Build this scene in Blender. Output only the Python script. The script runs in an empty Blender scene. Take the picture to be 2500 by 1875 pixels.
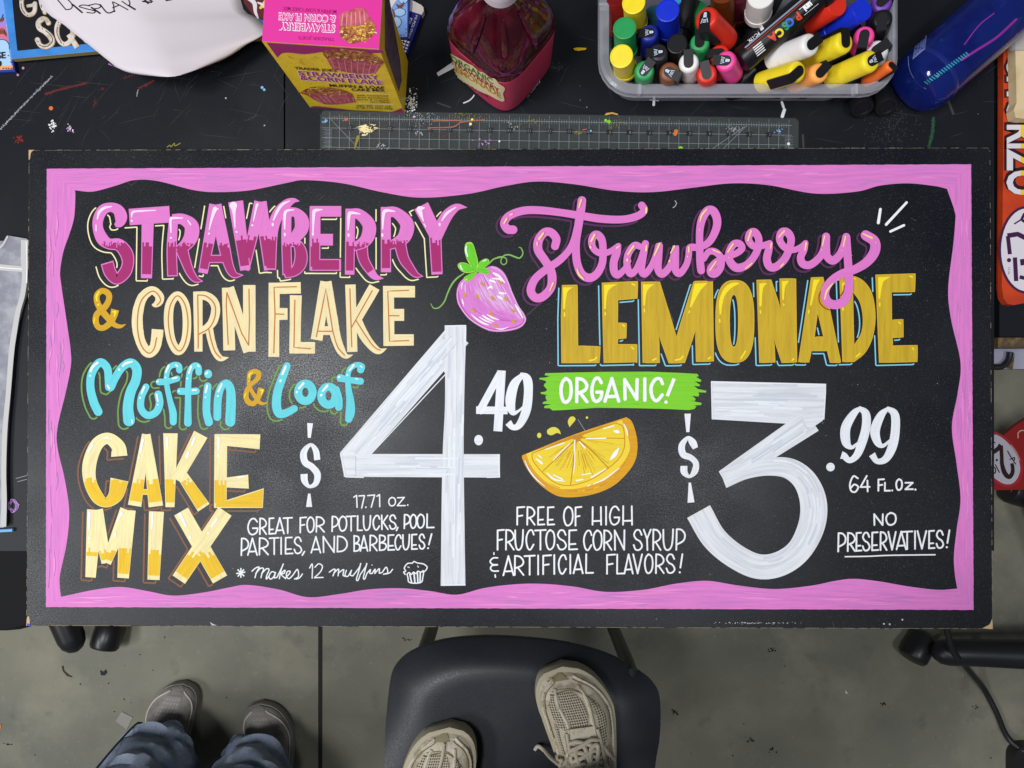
import bpy, bmesh, math, random
import numpy as np
from mathutils import Vector, Matrix
from mathutils.geometry import tessellate_polygon
random.seed(7)
C = bpy.context.scene.collection
# ------------------------------------------------------------------ camera, light, exposure
F, ZC = 1853.0, 1.716            # focal length in photo pixels, camera height above the floor
ZT, ZB = 0.75, 0.7565            # table top, sign face
cam = bpy.data.objects.new('camera', bpy.data.cameras.new('camera'))
cam.data.sensor_width = 36; cam.data.lens = 36*F/2500; cam.data.clip_start = .01; cam.data.clip_end = 60
cam.location = (0, 0, ZC); C.objects.link(cam); bpy.context.scene.camera = cam
W = bpy.data.worlds.new('World'); bpy.context.scene.world = W; W.use_nodes = True
W.node_tree.nodes['Background'].inputs[0].default_value = (.80, .88, 1, 1)
W.node_tree.nodes['Background'].inputs[1].default_value = .11
def lamp(name, loc, size, power, col=(.975, .985, 1), target=(0, 0, .75)):
    l = bpy.data.lights.new(name, 'AREA'); l.shape = 'RECTANGLE'; l.size, l.size_y = size
    l.energy = power; l.color = col
    o = bpy.data.objects.new(name, l); o.location = loc
    o.rotation_euler = (Vector(target)-Vector(loc)).to_track_quat('-Z', 'Y').to_euler(); C.objects.link(o)
lamp('added_fill_lamp', (-1.45, -.26, 5.0), (1.1, .7), 100)
lamp('added_fill_lamp', (.95, -.72, 5.0), (1.15, .65), 46)
lamp('added_fill_lamp', (-3.9, -1.3, 4.9), (1.2, .7), 100)
lamp('added_fill_lamp', (-3.4, -2.7, 4.8), (1.4, .7), 62)  # extra fill lamp, added to brighten the front of the carton
vs = bpy.context.scene.view_settings
vs.view_transform = 'Standard'; vs.look = 'None'; vs.exposure = 0; vs.gamma = 1; vs.use_curve_mapping = False

# ------------------------------------------------------------------ materials
def lin(c):
    if isinstance(c, str):
        c = c.lstrip('#'); c = [int(c[i:i+2], 16)/255 for i in (0, 2, 4)]
        return tuple(x/12.92 if x <= .04045 else ((x+.055)/1.055)**2.4 for x in c)
    return tuple(c)
M = {}
def mat(name, col, rough=.5, spec=.4, metal=0, coat=0, alpha=1, trans=0, bump=None, streak=None, mott=None, ior=1.45, sheen=0, rvar=None):
    """bump=(scale, strength)  streak=(col2, along, across, amount) in uv space  mott=(col2, scale, lo, hi) in object space"""
    m = bpy.data.materials.new(name); m.use_nodes = True; nt = m.node_tree; b = nt.nodes['Principled BSDF']
    col = lin(col); b.inputs['Base Color'].default_value = (*col, 1)
    b.inputs['Roughness'].default_value = rough; b.inputs['Specular IOR Level'].default_value = spec
    b.inputs['Metallic'].default_value = metal; b.inputs['Coat Weight'].default_value = coat
    b.inputs['Alpha'].default_value = alpha; b.inputs['Transmission Weight'].default_value = trans
    b.inputs['IOR'].default_value = ior; b.inputs['Sheen Weight'].default_value = sheen
    N = nt.nodes.new; L = nt.links.new
    src = None
    def mix(c1, c2, fac):
        x = N('ShaderNodeMix'); x.data_type = 'RGBA'
        if isinstance(c1, tuple): x.inputs[6].default_value = (*c1, 1)
        else: L(c1, x.inputs[6])
        x.inputs[7].default_value = (*c2, 1); L(fac, x.inputs[0]); return x.outputs[2]
    if streak:
        uv = N('ShaderNodeUVMap'); uv.uv_map = 'uv'
        mp = N('ShaderNodeMapping'); mp.inputs['Scale'].default_value = (streak[1], streak[2], 1); L(uv.outputs[0], mp.inputs[0])
        n = N('ShaderNodeTexNoise'); n.inputs['Scale'].default_value = 1; n.inputs['Detail'].default_value = 4
        n.inputs['Roughness'].default_value = .65; L(mp.outputs[0], n.inputs['Vector'])
        r = N('ShaderNodeMapRange'); r.inputs[1].default_value = .42; r.inputs[2].default_value = .72
        r.inputs[4].default_value = streak[3]; L(n.outputs[0], r.inputs[0])
        src = mix(col, lin(streak[0]), r.outputs[0])
    for mo in (mott or []):
        tc = N('ShaderNodeTexCoord'); n = N('ShaderNodeTexNoise'); n.inputs['Scale'].default_value = mo[1]
        n.inputs['Detail'].default_value = 5; n.inputs['Roughness'].default_value = .6; L(tc.outputs['Object'], n.inputs['Vector'])
        r = N('ShaderNodeMapRange'); r.inputs[1].default_value = mo[2]; r.inputs[2].default_value = mo[3]; L(n.outputs[0], r.inputs[0])
        if len(mo) > 4: r.inputs[4].default_value = mo[4]
        src = mix(src or col, lin(mo[0]), r.outputs[0])
    if src: L(src, b.inputs['Base Color'])
    if rvar:
        tc = N('ShaderNodeTexCoord'); n = N('ShaderNodeTexNoise'); n.inputs['Scale'].default_value = rvar[0]; n.inputs['Detail'].default_value = 2
        L(tc.outputs['Object'], n.inputs['Vector']); r = N('ShaderNodeMapRange'); r.inputs[1].default_value = .35; r.inputs[2].default_value = .65
        r.inputs[3].default_value = rvar[1]; r.inputs[4].default_value = rvar[2]; L(n.outputs[0], r.inputs[0])
        n2 = N('ShaderNodeTexNoise'); n2.inputs['Scale'].default_value = 7; n2.inputs['Detail'].default_value = 4; L(tc.outputs['Object'], n2.inputs['Vector'])
        r2 = N('ShaderNodeMapRange'); r2.inputs[1].default_value = .4; r2.inputs[2].default_value = .62; r2.inputs[4].default_value = rvar[3]; L(n2.outputs[0], r2.inputs[0])
        ad = N('ShaderNodeMath'); L(r.outputs[0], ad.inputs[0]); L(r2.outputs[0], ad.inputs[1]); L(ad.outputs[0], b.inputs['Roughness'])
    if bump:
        tc = N('ShaderNodeTexCoord'); n = N('ShaderNodeTexNoise'); n.inputs['Scale'].default_value = bump[0]; n.inputs['Detail'].default_value = 3
        L(tc.outputs['Object'], n.inputs['Vector']); bp = N('ShaderNodeBump'); bp.inputs['Strength'].default_value = bump[1]
        bp.inputs['Distance'].default_value = min(.002, .10/bump[0]); L(n.outputs[0], bp.inputs['Height']); L(bp.outputs[0], b.inputs['Normal'])
    M[name] = m; return m
def paint(name, c, c2, amt=.6, al=14, ac=330, rough=.5):
    return mat(name, c, rough, .2, streak=(c2, al, ac, amt))
mat('board_black', (.0050, .0064, .0102), .33, .32, rvar=(620, .23, .42, .13), mott=[((.058, .063, .076), 560, .59, .69, .8), ((.012, .0135, .018), 9, .45, .75, .6)])
mat('board_edge', '#b9a583', .8, mott=[('#2a2622', 90, .5, .56)])
paint('pink_paint', '#e07fca', '#bb76bb', .85, 9, 120)
paint('pink_script', '#e07bc8', '#cb72c0', .6, 10, 120)
paint('magenta_paint', '#a5286c', '#982868', .5)
paint('cream_paint', '#f1deaa', '#d8cea6', .85, 14, 130)
paint('cream_line', '#f3ebb4', '#f3ebb4', 0)
paint('orange_line', '#c0752f', '#b06a2c', .5)
paint('amp_gold', '#d2a21f', '#c0901c', .6)
paint('lemon_yellow', '#f7e02c', '#efd52a', .5)
paint('teal_paint', '#66d3dd', '#55c0cc', .7, 12, 130)
paint('green_line', '#6f9c46', '#5f8c3c', .6)
paint('white_paint', '#f3f4f6', '#e6e9ee', .5)
paint('price_white', '#e2e4e9', '#bfc4cd', .9, 6, 110)
paint('numeral_white', '#eceef3', '#cdd2dc', .8, 10, 160)
paint('text_white', '#eef1f5', '#dfe4ea', .5)
paint('cake_cream', '#f3e5a9', '#d8ca95', .85, 11, 130)
paint('cake_yellow', '#eac022', '#d6a51a', .75, 11, 140)
paint('brown_line', '#83583f', '#74503c', .5)
paint('olive_gold', '#cdac2c', '#b3942a', .85, 9, 110)
paint('olive_rim', '#dbb332', '#d0a52f', .6)
paint('sky_line', '#86cfe6', '#7cc4dc', .5)
paint('plum_line', '#5a2c58', '#4c2850', .6)
paint('red_line', '#a3281d', '#a3281d', 0)
paint('organic_green', '#7fd02f', '#70c028', .8, 6, 160)
paint('leaf_green', '#6cd02f', '#4fae22', .8, 14, 260)
paint('leaf_edge', '#a6d84e', '#8dc740', .6)
paint('tendril', '#86b760', '#79aa54', .5)
paint('berry_pale', '#e3b9e0', '#d89ad8', .9, 10, 260)
paint('berry_pink', '#dc84d2', '#c86cc4', .8, 10, 260)
paint('berry_deep', '#c455b4', '#b04aa6', .6)
paint('seed_gold', '#cf9c30', '#c08c28', .5)
paint('rind', '#dca21f', '#c98a18', .8, 12, 220)
paint('pith', '#f0d23c', '#e6c236', .6)
paint('flesh', '#ecd02f', '#dcc044', .8, 10, 200)
paint('flesh_line', '#c4881c', '#b87f1c', .5)
def flat(n, c, **k): return mat(n, c, k.pop('rough', .5), **k)

# ------------------------------------------------------------------ geometry helpers
def P(u, v, z):
    d = ZC-z
    return ((u-1250)/F*d, -(v-937.5)/F*d, z)
def flatmap(z):
    return lambda u, v, dz: P(u, v, z+dz)
def planemap(o, n):
    o, n = Vector(o), Vector(n).normalized(); c = Vector((0, 0, ZC))
    def f(u, v, dz):
        d = Vector(((u-1250)/F, -(v-937.5)/F, -1.0))
        return c+d*((o+n*dz-c).dot(n)/d.dot(n))
    return f
def link(name, me, m=None, parent=None, smooth=False):
    o = bpy.data.objects.new(name, me); C.objects.link(o)
    if m:
        for x in (m if isinstance(m, (list, tuple)) else [m]): me.materials.append(M[x] if isinstance(x, str) else x)
    if parent: o.parent = parent; o.matrix_parent_inverse = parent.matrix_basis.inverted()
    if smooth:
        for p in me.polygons: p.use_smooth = True
        me.set_sharp_from_angle(angle=math.radians(38))
    return o
def tag(o, label, cat, group=None, kind=None):
    if label: o['label'] = label
    if cat: o['category'] = cat
    if group: o['group'] = group
    if kind: o['kind'] = kind
    return o
def thing(name, label, cat, loc=(0, 0, 0), group=None):
    o = bpy.data.objects.new(name, None); o.location = loc; o.empty_display_size = .05; C.objects.link(o)
    return tag(o, label, cat, group)
def struct(name, bm, m):
    o = fin(name, bm, m); o['kind'] = 'structure'; return o
def fin(name, bm, m, parent=None, smooth=False, bevel=0, seg=2):
    if bevel:
        es = [e for e in bm.edges if len(e.link_faces) == 2 and e.calc_face_angle(0) > .6]
        bmesh.ops.bevel(bm, geom=es, offset=bevel, segments=seg, affect='EDGES', profile=.7)
    bmesh.ops.recalc_face_normals(bm, faces=bm.faces)
    me = bpy.data.meshes.new(name); bm.to_mesh(me); bm.free()
    return link(name, me, m, parent, smooth)
def box(bm, x0, x1, y0, y1, z0, z1, mi=0, mx=None):
    vs = [bm.verts.new((x, y, z)) for z in (z0, z1) for x, y in ((x0, y0), (x1, y0), (x1, y1), (x0, y1))]
    if mx:
        for v in vs: v.co = mx @ v.co
    for q in ((3, 2, 1, 0), (4, 5, 6, 7), (0, 1, 5, 4), (1, 2, 6, 5), (2, 3, 7, 6), (3, 0, 4, 7)):
        bm.faces.new([vs[i] for i in q]).material_index = mi
def prism(bm, pts, z0, z1, mi=0):
    n = len(pts)
    a = [bm.verts.new((*p, z0)) for p in pts]; b = [bm.verts.new((*p, z1)) for p in pts]
    for tri in tessellate_polygon([[Vector((*p, 0)) for p in pts]]):
        bm.faces.new([b[i] for i in tri]).material_index = mi; bm.faces.new([a[i] for i in reversed(tri)]).material_index = mi
    for i in range(n): bm.faces.new([a[i], a[(i+1) % n], b[(i+1) % n], b[i]]).material_index = mi
def rings(bm, rs, cap0=True, cap1=True, mi=0, closed=True):
    """skin successive rings of points"""
    vr = [[bm.verts.new(p) for p in r] for r in rs]; n = len(rs[0])
    for a, b in zip(vr, vr[1:]):
        for i in range(n if closed else n-1):
            bm.faces.new([a[i], a[(i+1) % n], b[(i+1) % n], b[i]]).material_index = mi
    if cap0: bm.faces.new(vr[0][::-1]).material_index = mi
    if cap1: bm.faces.new(vr[-1]).material_index = mi
def frame(d):
    d = Vector(d).normalized(); a = Vector((0, 0, 1)) if abs(d.z) < .9 else Vector((0, 1, 0))
    x = d.cross(a).normalized(); return x, d.cross(x).normalized()
def tube(bm, pts, r, seg=10, mi=0, caps=True):
    pts = [Vector(p) for p in pts]; n = len(pts); rr = r if isinstance(r, (list, tuple)) else [r]*n
    x = None; rs = []
    for i, p in enumerate(pts):
        d = (pts[min(i+1, n-1)]-pts[max(i-1, 0)]).normalized()
        if x is None: x, y = frame(d)
        else: x = (x-d*x.dot(d)).normalized(); y = d.cross(x)
        rs.append([p+(x*math.cos(a)+y*math.sin(a))*rr[i] for a in (2*math.pi*k/seg for k in range(seg))])
    rings(bm, rs, caps, caps, mi)
def lathe(bm, prof, o=(0, 0, 0), axis=(0, 0, 1), seg=24, mi=0, up=None):
    """prof: (radius, height) pairs along axis"""
    o = Vector(o); d = Vector(axis).normalized(); x, y = frame(d)
    rings(bm, [[o+d*h+(x*math.cos(a)+y*math.sin(a))*max(r, 1e-4) for a in (2*math.pi*k/seg for k in range(seg))] for r, h in prof], True, True, mi)
def cr(pts, n=6, closed=False):
    """Catmull-Rom through points of any dimension"""
    p = np.array(pts, float); m = len(p)
    if m < 3: return [tuple(a) for a in np.linspace(p[0], p[-1], n+1)]
    out = []; rng = m if closed else m-1
    for i in range(rng):
        if closed: a, b, c, d = p[i-1], p[i], p[(i+1) % m], p[(i+2) % m]
        else:
            b, c = p[i], p[i+1]; a = p[i-1] if i else 2*b-c; d = p[i+2] if i+2 < m else 2*c-b
        for k in range(n):
            t = k/n; out.append(tuple(.5*((2*b)+(c-a)*t+(2*a-5*b+4*c-d)*t*t+(3*b-a-3*c+d)*t**3)))
    if not closed: out.append(tuple(p[-1]))
    return out
def rpath(s):
    """'x,y x,y! ...' closed outline, smooth except at points marked !"""
    pts = []; cor = []
    for t in s.split():
        cor.append(t.endswith('!')); pts.append(tuple(float(a) for a in t.rstrip('!').split(',')))
    if not any(cor): return [p[:2] for p in cr(pts, 6, True)]
    k = cor.index(True); pts = pts[k:]+pts[:k]; cor = cor[k:]+cor[:k]
    pts.append(pts[0]); cor.append(True); out = []; i = 0
    while i < len(pts)-1:
        j = i+1
        while not cor[j]: j += 1
        seg = pts[i:j+1]; out += (cr(seg, 6)[:-1] if len(seg) > 2 else [seg[0]]); i = j
    return out
def hsh(i): 
    x = math.sin(i*127.1+11.7)*43758.5453; return x-math.floor(x)

def raymap(fn, z1=1.1, z0=.70):
    """first hit of a photo ray with the solid fn(point, grow) -> bool"""
    c = Vector((0, 0, ZC))
    def f(u, v, dz):
        d = Vector(((u-1250)/F, -(v-937.5)/F, -1.0)); a = ZC-z1; b = ZC-z0; t = a; st = .003
        while t < b and not fn(c+d*t, dz): t += st
        lo, hi = t-st, t
        for _ in range(14):
            m_ = (lo+hi)/2
            if fn(c+d*m_, dz): hi = m_
            else: lo = m_
        return c+d*hi
    return f
class Paint:
    """flat marks of paint or print, traced in photo pixels and laid on a surface by mapf"""
    def __init__(s, mapf, z0=.0001, step=.00012):
        s.f = mapf; s.z0 = z0; s.step = step; s.v = []; s.fc = []; s.uv = []; s.mi = []; s.ms = []; s.k = 0
        s.r = (0, 0, 1); s.conv = []; s.outl = []; s.sub = 0
    def reg(s, x0, y0, sc): s.r = (x0, y0, sc); return s
    def px(s, x, y): return s.r[0]+x/s.r[2], s.r[1]+y/s.r[2]
    def mid(s, m):
        if m not in s.ms: s.ms.append(m)
        return s.ms.index(m)
    def z(s, layer):
        s.k += 1; return s.z0+layer*s.step+(s.k % 22)*4e-6
    def add(s, pts, faces, uvs, m, z):
        b = len(s.v); mi = s.mid(m)
        zz = z if isinstance(z, list) else [z]*len(pts)
        s.v += [(u, v, q) if s.sub else s.f(u, v, q) for (u, v), q in zip(pts, zz)]
        for f in faces: s.fc.append([b+i for i in f]); s.uv.append([uvs[i] for i in f]); s.mi.append(mi)
    def parse(s, t):
        out = []; w = 10
        for a in (t.split() if isinstance(t, str) else t):
            q = [float(x) for x in a.split(',')] if isinstance(a, str) else a
            if len(q) > 2: w = q[2]
            out.append((*s.px(q[0], q[1]), w/s.r[2]))
        return out
    def samp(s, p, smooth, closed, n):
        if smooth and len(p) > 2:
            q = cr(p, n, closed)
            if closed: q.append(q[0])
            return q
        return [p[0]] + [q for a, b in zip(p, p[1:]) for q in list(np.linspace(a, b, 5))[1:]]
    def edges(s, q, closed):
        n = len(q); xy = np.array([a[:2] for a in q]); w = np.array([max(a[2], .05) for a in q])
        t = np.zeros_like(xy)
        for i in range(n):
            if closed: a, b = xy[(i-1) % (n-1)], xy[(i+1) % (n-1)]
            else: a, b = xy[max(i-1, 0)], xy[min(i+1, n-1)]
            t[i] = b-a
        t /= np.maximum(np.linalg.norm(t, axis=1), 1e-6)[:, None]
        nrm = np.stack([-t[:, 1], t[:, 0]], 1); return xy, t, nrm, w
    def stroke(s, t, m, layer=1, w=None, smooth=True, closed=False, cap='r', n=7, rec=False, inset=0, cut=None, jag=14, wob=0):
        p = s.parse(t)
        if w is not None: p = [(a[0], a[1], w/s.r[2]) for a in p]
        q = s.samp(p, smooth, closed, n)
        if wob: q = [(a[0], a[1], a[2]*(1+wob*(hsh(i*3+s.k)-.5))) for i, a in enumerate(q)]
        if inset:
            ins = inset/s.r[2]; q = [(a[0], a[1], max(a[2]-2*ins, .3)) for a in q]
            q = s.samp(q, False, False, 4)
            if not closed:
                xy = np.array([a[:2] for a in q]); L = np.r_[0, np.cumsum(np.linalg.norm(np.diff(xy, axis=0), axis=1))]
                q = [a for a, l in zip(q, L) if ins < l < L[-1]-ins]
        if len(q) < 2: return
        xy, tg, nr, wd = s.edges(q, closed); n_ = len(xy)
        L = np.r_[0, np.cumsum(np.linalg.norm(np.diff(xy, axis=0), axis=1))]
        off = 13.7*(s.k % 17); z = s.z(layer)
        if cut is not None:
            cy = s.r[1]+cut/s.r[2]; nc = 7; pts = []; uv = []; fs = []
            for i in range(n_):
                for j in range(nc):
                    k = j/(nc-1)-.5; pts.append(tuple(xy[i]+nr[i]*wd[i]*k)); uv.append(((L[i]+off)/1000, (wd[i]*k+off)/1000))
            for i in range(n_-1):
                for j in range(nc-1):
                    f = [i*nc+j, i*nc+j+1, (i+1)*nc+j+1, (i+1)*nc+j]
                    c = np.mean([pts[a] for a in f], 0)
                    if c[1] > cy+(hsh(int(c[0]/2.2))-.5)*jag: fs.append(f)
            s.add(pts, fs, uv, m, z); return
        l = xy+nr*wd[:, None]/2; r = xy-nr*wd[:, None]/2
        pts = []; uv = []
        for i in range(n_): pts += [tuple(l[i]), tuple(r[i])]; uv += [((L[i]+off)/1000, (wd[i]/2+off)/1000), ((L[i]+off)/1000, (off-wd[i]/2)/1000)]
        fs = [[2*i, 2*i+1, 2*i+3, 2*i+2] for i in range(n_-1)]
        if not closed and cap == 'r':
            for e, sg in ((0, -1), (n_-1, 1)):
                b = len(pts); pts.append(tuple(xy[e])); uv.append(((L[e]+off)/1000, off/1000))
                for k in range(9):
                    a = math.pi*(k/8-.5); d = nr[e]*math.sin(a)*wd[e]/2+tg[e]*sg*math.cos(a)*wd[e]/2
                    pts.append(tuple(xy[e]+d)); uv.append(((L[e]+off)/1000, (off+math.sin(a)*wd[e]/2)/1000))
                fs += [[b, b+1+k, b+2+k] for k in range(8)]
        rise = s.step*.55/n_; zl = [z+rise*(i//2) for i in range(2*n_)]
        if len(pts) > 2*n_: zl += [z]*10+[z+rise*n_]*10
        s.add(pts, fs, uv, m, zl)
        if rec:
            P_ = np.array(pts); s.conv += [P_[f] for f in fs]
            if closed: s.outl += [(l, nr), (r, -nr)]
            else:
                def capl(e, sg):
                    if cap == 'r':
                        A = [math.pi*(k/8-.5) for k in range(1, 8)]
                        return [(xy[e]+(nr[e]*math.sin(a)*-sg+tg[e]*sg*math.cos(a))*wd[e]/2, nr[e]*math.sin(a)*-sg+tg[e]*sg*math.cos(a)) for a in A]
                    return [(xy[e]-nr[e]*sg*wd[e]*k*-1, tg[e]*sg) for k in np.linspace(.47, -.47, 7)*1.0]
                c1 = capl(n_-1, 1); c0 = capl(0, -1)
                o = np.vstack([l, [a for a, b in c1], r[::-1], [a for a, b in c0], l[:1]])
                nn = np.vstack([nr, [b for a, b in c1], -nr[::-1], [b for a, b in c0], nr[:1]])
                s.outl.append((o, nn))
    def line(s, t, m, layer=1, w=8, **k): s.stroke(t, m, layer, w=w, smooth=False, **k)
    def segs(s, t, m, layer=1, w=8, rec=False):
        p = t.split()
        for a, b in zip(p, p[1:]): s.stroke(a+' '+b, m, layer, w=w, smooth=False, rec=rec)
    def dusty(s, t, m, layer=1, w=8, n=60, r=1.0):
        q = cr([a[:2] for a in s.parse(t)], 8); r0 = s.r; ww = w/s.r[2]; s.r = (0, 0, 1)
        for i in range(n):
            k = random.random()*(len(q)-1); a, b = np.array(q[int(k)]), np.array(q[min(int(k)+1, len(q)-1)]); c = a+(b-a)*(k-int(k))
            s.dot(c[0]+random.gauss(0, ww*.3), c[1]+random.gauss(0, ww*.3), r*random.uniform(.4, 1.2), m, layer, n=5)
        s.r = r0
    def dot(s, x, y, r, m, layer=1, ry=None, n=16):
        s.poly([(x+r*math.cos(2*math.pi*k/n), y+(ry or r)*math.sin(2*math.pi*k/n)) for k in range(n)], m, layer)
    def poly(s, t, m, layer=1, holes=(), rec=False, rot=0):
        loops = [[s.px(*p) for p in (rpath(t) if isinstance(t, str) else t)]]
        loops += [[s.px(*p) for p in (rpath(h) if isinstance(h, str) else h)] for h in holes]
        flatp = [p for l in loops for p in l]; c, sn = math.cos(rot), math.sin(rot); off = 31*(s.k % 13)
        tri = tessellate_polygon([[Vector((*p, 0)) for p in l] for l in loops])
        uv = [((c*a+sn*b+off)/1000, (c*b-sn*a+off)/1000) for a, b in flatp]
        s.add(flatp, [list(x) for x in tri], uv, m, s.z(layer))
        if rec:
            A = np.array(flatp); s.conv += [A[list(x)] for x in tri]
            for l in loops:
                a = np.array(l+[l[0]]); q = [a[0]]
                for i in range(len(a)-1):
                    k = max(1, int(np.linalg.norm(a[i+1]-a[i])/1.5)); q += list(np.linspace(a[i], a[i+1], k+1))[1:]
                q = np.array(q); tg = np.gradient(q, axis=0); tg /= np.maximum(np.linalg.norm(tg, axis=1), 1e-6)[:, None]
                s.outl.append((q, np.stack([-tg[:, 1], tg[:, 0]], 1)*0))
    def inside(s, pts):
        pts = np.asarray(pts); res = np.zeros(len(pts), bool)
        for q in s.conv:
            lo, hi = q.min(0)-.01, q.max(0)+.01
            c = np.where((pts[:, 0] >= lo[0]) & (pts[:, 0] <= hi[0]) & (pts[:, 1] >= lo[1]) & (pts[:, 1] <= hi[1]) & ~res)[0]
            if not len(c): continue
            e = np.roll(q, -1, 0)-q; d = pts[c][:, None, :]-q[None]
            cr_ = e[None, :, 0]*d[:, :, 1]-e[None, :, 1]*d[:, :, 0]
            res[c[(cr_ >= -1e-6).all(1) | (cr_ <= 1e-6).all(1)]] = True
        return res
    def shade(s, m, dx, dy, w, gap, layer=0, minlen=6, keep=None):
        """thin drop line beside everything recorded so far, as a sign painter adds it"""
        ring = [(math.cos(a)*gap, math.sin(a)*gap) for a in (k*math.pi/4 for k in range(8))]
        for o, nr in s.outl:
            a = [o[0]]; b = [nr[0]]
            for i in range(len(o)-1):
                k = max(1, int(np.linalg.norm(o[i+1]-o[i])/1.2))
                a += list(np.linspace(o[i], o[i+1], k+1))[1:]; b += list(np.linspace(nr[i], nr[i+1], k+1))[1:]
            a = np.array(a); b = np.array(b); q = a+np.array([dx, dy]); ok = ~s.inside(q)
            for r in ring: ok &= ~s.inside(q+np.array(r))
            ok &= ~s.inside(a+b*.8) | (np.abs(b).sum(1) < .1)
            if keep: ok &= np.array([keep(*p) for p in q])
            run = []
            for i in range(len(q)+1):
                if i < len(q) and ok[i]: run.append(q[i]); continue
                if len(run) > 2 and np.linalg.norm(np.diff(run, axis=0), axis=1).sum() > minlen:
                    r = run[::3]+([run[-1]] if (len(run)-1) % 3 else [])
                    r0 = s.r; s.r = (0, 0, 1); s.stroke([(p[0], p[1], w) for p in r], m, layer, smooth=True, n=2); s.r = r0
                run = []
        s.conv = []; s.outl = []
    def text(s, st, x, y, h, m, layer=1, d=(1, 0), bold=0, squash=1, align='LEFT', skew=0, up=None, fit=None, clip=None):
        """printed type; x,y baseline start, h cap height, d reading direction (all photo pixels of the region)"""
        cu = bpy.data.curves.new('t', 'FONT'); cu.body = st; cu.size = 1; cu.offset = bold; cu.align_x = align; cu.resolution_u = 3
        ob = bpy.data.objects.new('t', cu); C.objects.link(ob); bpy.context.view_layer.update()
        me = bpy.data.meshes.new_from_object(ob.evaluated_get(bpy.context.evaluated_depsgraph_get()))
        if clip:
            bm = bmesh.new(); bm.from_mesh(me)
            bmesh.ops.bisect_plane(bm, geom=bm.verts[:]+bm.edges[:]+bm.faces[:], plane_co=(0, clip, 0), plane_no=(0, 1, 0), clear_inner=True); bm.to_mesh(me); bm.free()
        if fit: squash = fit/(max(v.co.x for v in me.vertices)*h/.7)
        L = math.hypot(*d); ux, uy = d[0]/L, d[1]/L; vx, vy = up if up else (uy, -ux); k = h/.7
        pts = [s.px(x+(v.co.x*squash+skew*v.co.y)*k*ux+v.co.y*k*vx, y+(v.co.x*squash+skew*v.co.y)*k*uy+v.co.y*k*vy) for v in me.vertices]
        s.add(pts, [list(p.vertices) for p in me.polygons], [(a/1000, b/1000) for a, b in pts], m, s.z(layer))
        bpy.data.objects.remove(ob); bpy.data.curves.remove(cu); bpy.data.meshes.remove(me)
    def glyph(s, ch, x0, y0, x1, y1, m, w, layer=1, slant=0):
        for kind, pts in GL[ch]:
            q = [(x0+a*(x1-x0)+slant*(1-b)*(y1-y0), y0+b*(y1-y0), w) for a, b in pts]
            if kind == 'S': s.stroke(q, m, layer, n=5, wob=.12)
            elif kind == 'D': s.dot(q[0][0], q[0][1], w*.62, m, layer)
            else:
                for a, b in zip(q, q[1:]): s.stroke([a, b], m, layer, smooth=False, wob=.12)
    def row(s, spec, top, bot, m, w, layer=1):
        """'G155-262 R285-355 ...' : letters with their own left and right; top/bot = (y at first, y at last)"""
        it = []
        for t in spec.split():
            a, b = t[1:].split('-'); it.append((t[0], float(a), float(b)))
        xa, xb = it[0][1], it[-1][2]
        for ch, a, b in it:
            k = ((a+b)/2-xa)/max(xb-xa, 1); y0 = top[0]+(top[1]-top[0])*k; y1 = bot[0]+(bot[1]-bot[0])*k
            s.glyph(ch, a, y0, b, y1, m, w, layer)
    def build(s, name, parent=None):
        me = bpy.data.meshes.new(name); me.from_pydata([tuple(v) for v in s.v], [], s.fc)
        u = me.uv_layers.new(name='uv'); k = 0
        for i, p in enumerate(me.polygons):
            p.material_index = s.mi[i]
            for j in range(len(s.uv[i])): u.data[k].uv = s.uv[i][j]; k += 1
        me.update(); bm = bmesh.new(); bm.from_mesh(me)
        if s.sub:
            for _ in range(5):
                es = [e for e in bm.edges if e.calc_length() > s.sub]
                if es: bmesh.ops.subdivide_edges(bm, edges=es, cuts=1); bmesh.ops.triangulate(bm, faces=[f for f in bm.faces if len(f.verts) > 4])
            for v in bm.verts: v.co = s.f(*v.co)
            bm.normal_update()
        for f in bm.faces:
            c = f.calc_center_median()
            if f.normal.dot(Vector((0, 0, ZC))-c) < 0: f.normal_flip()
        bm.to_mesh(me); bm.free()
        return link(name, me, s.ms, parent)
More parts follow.
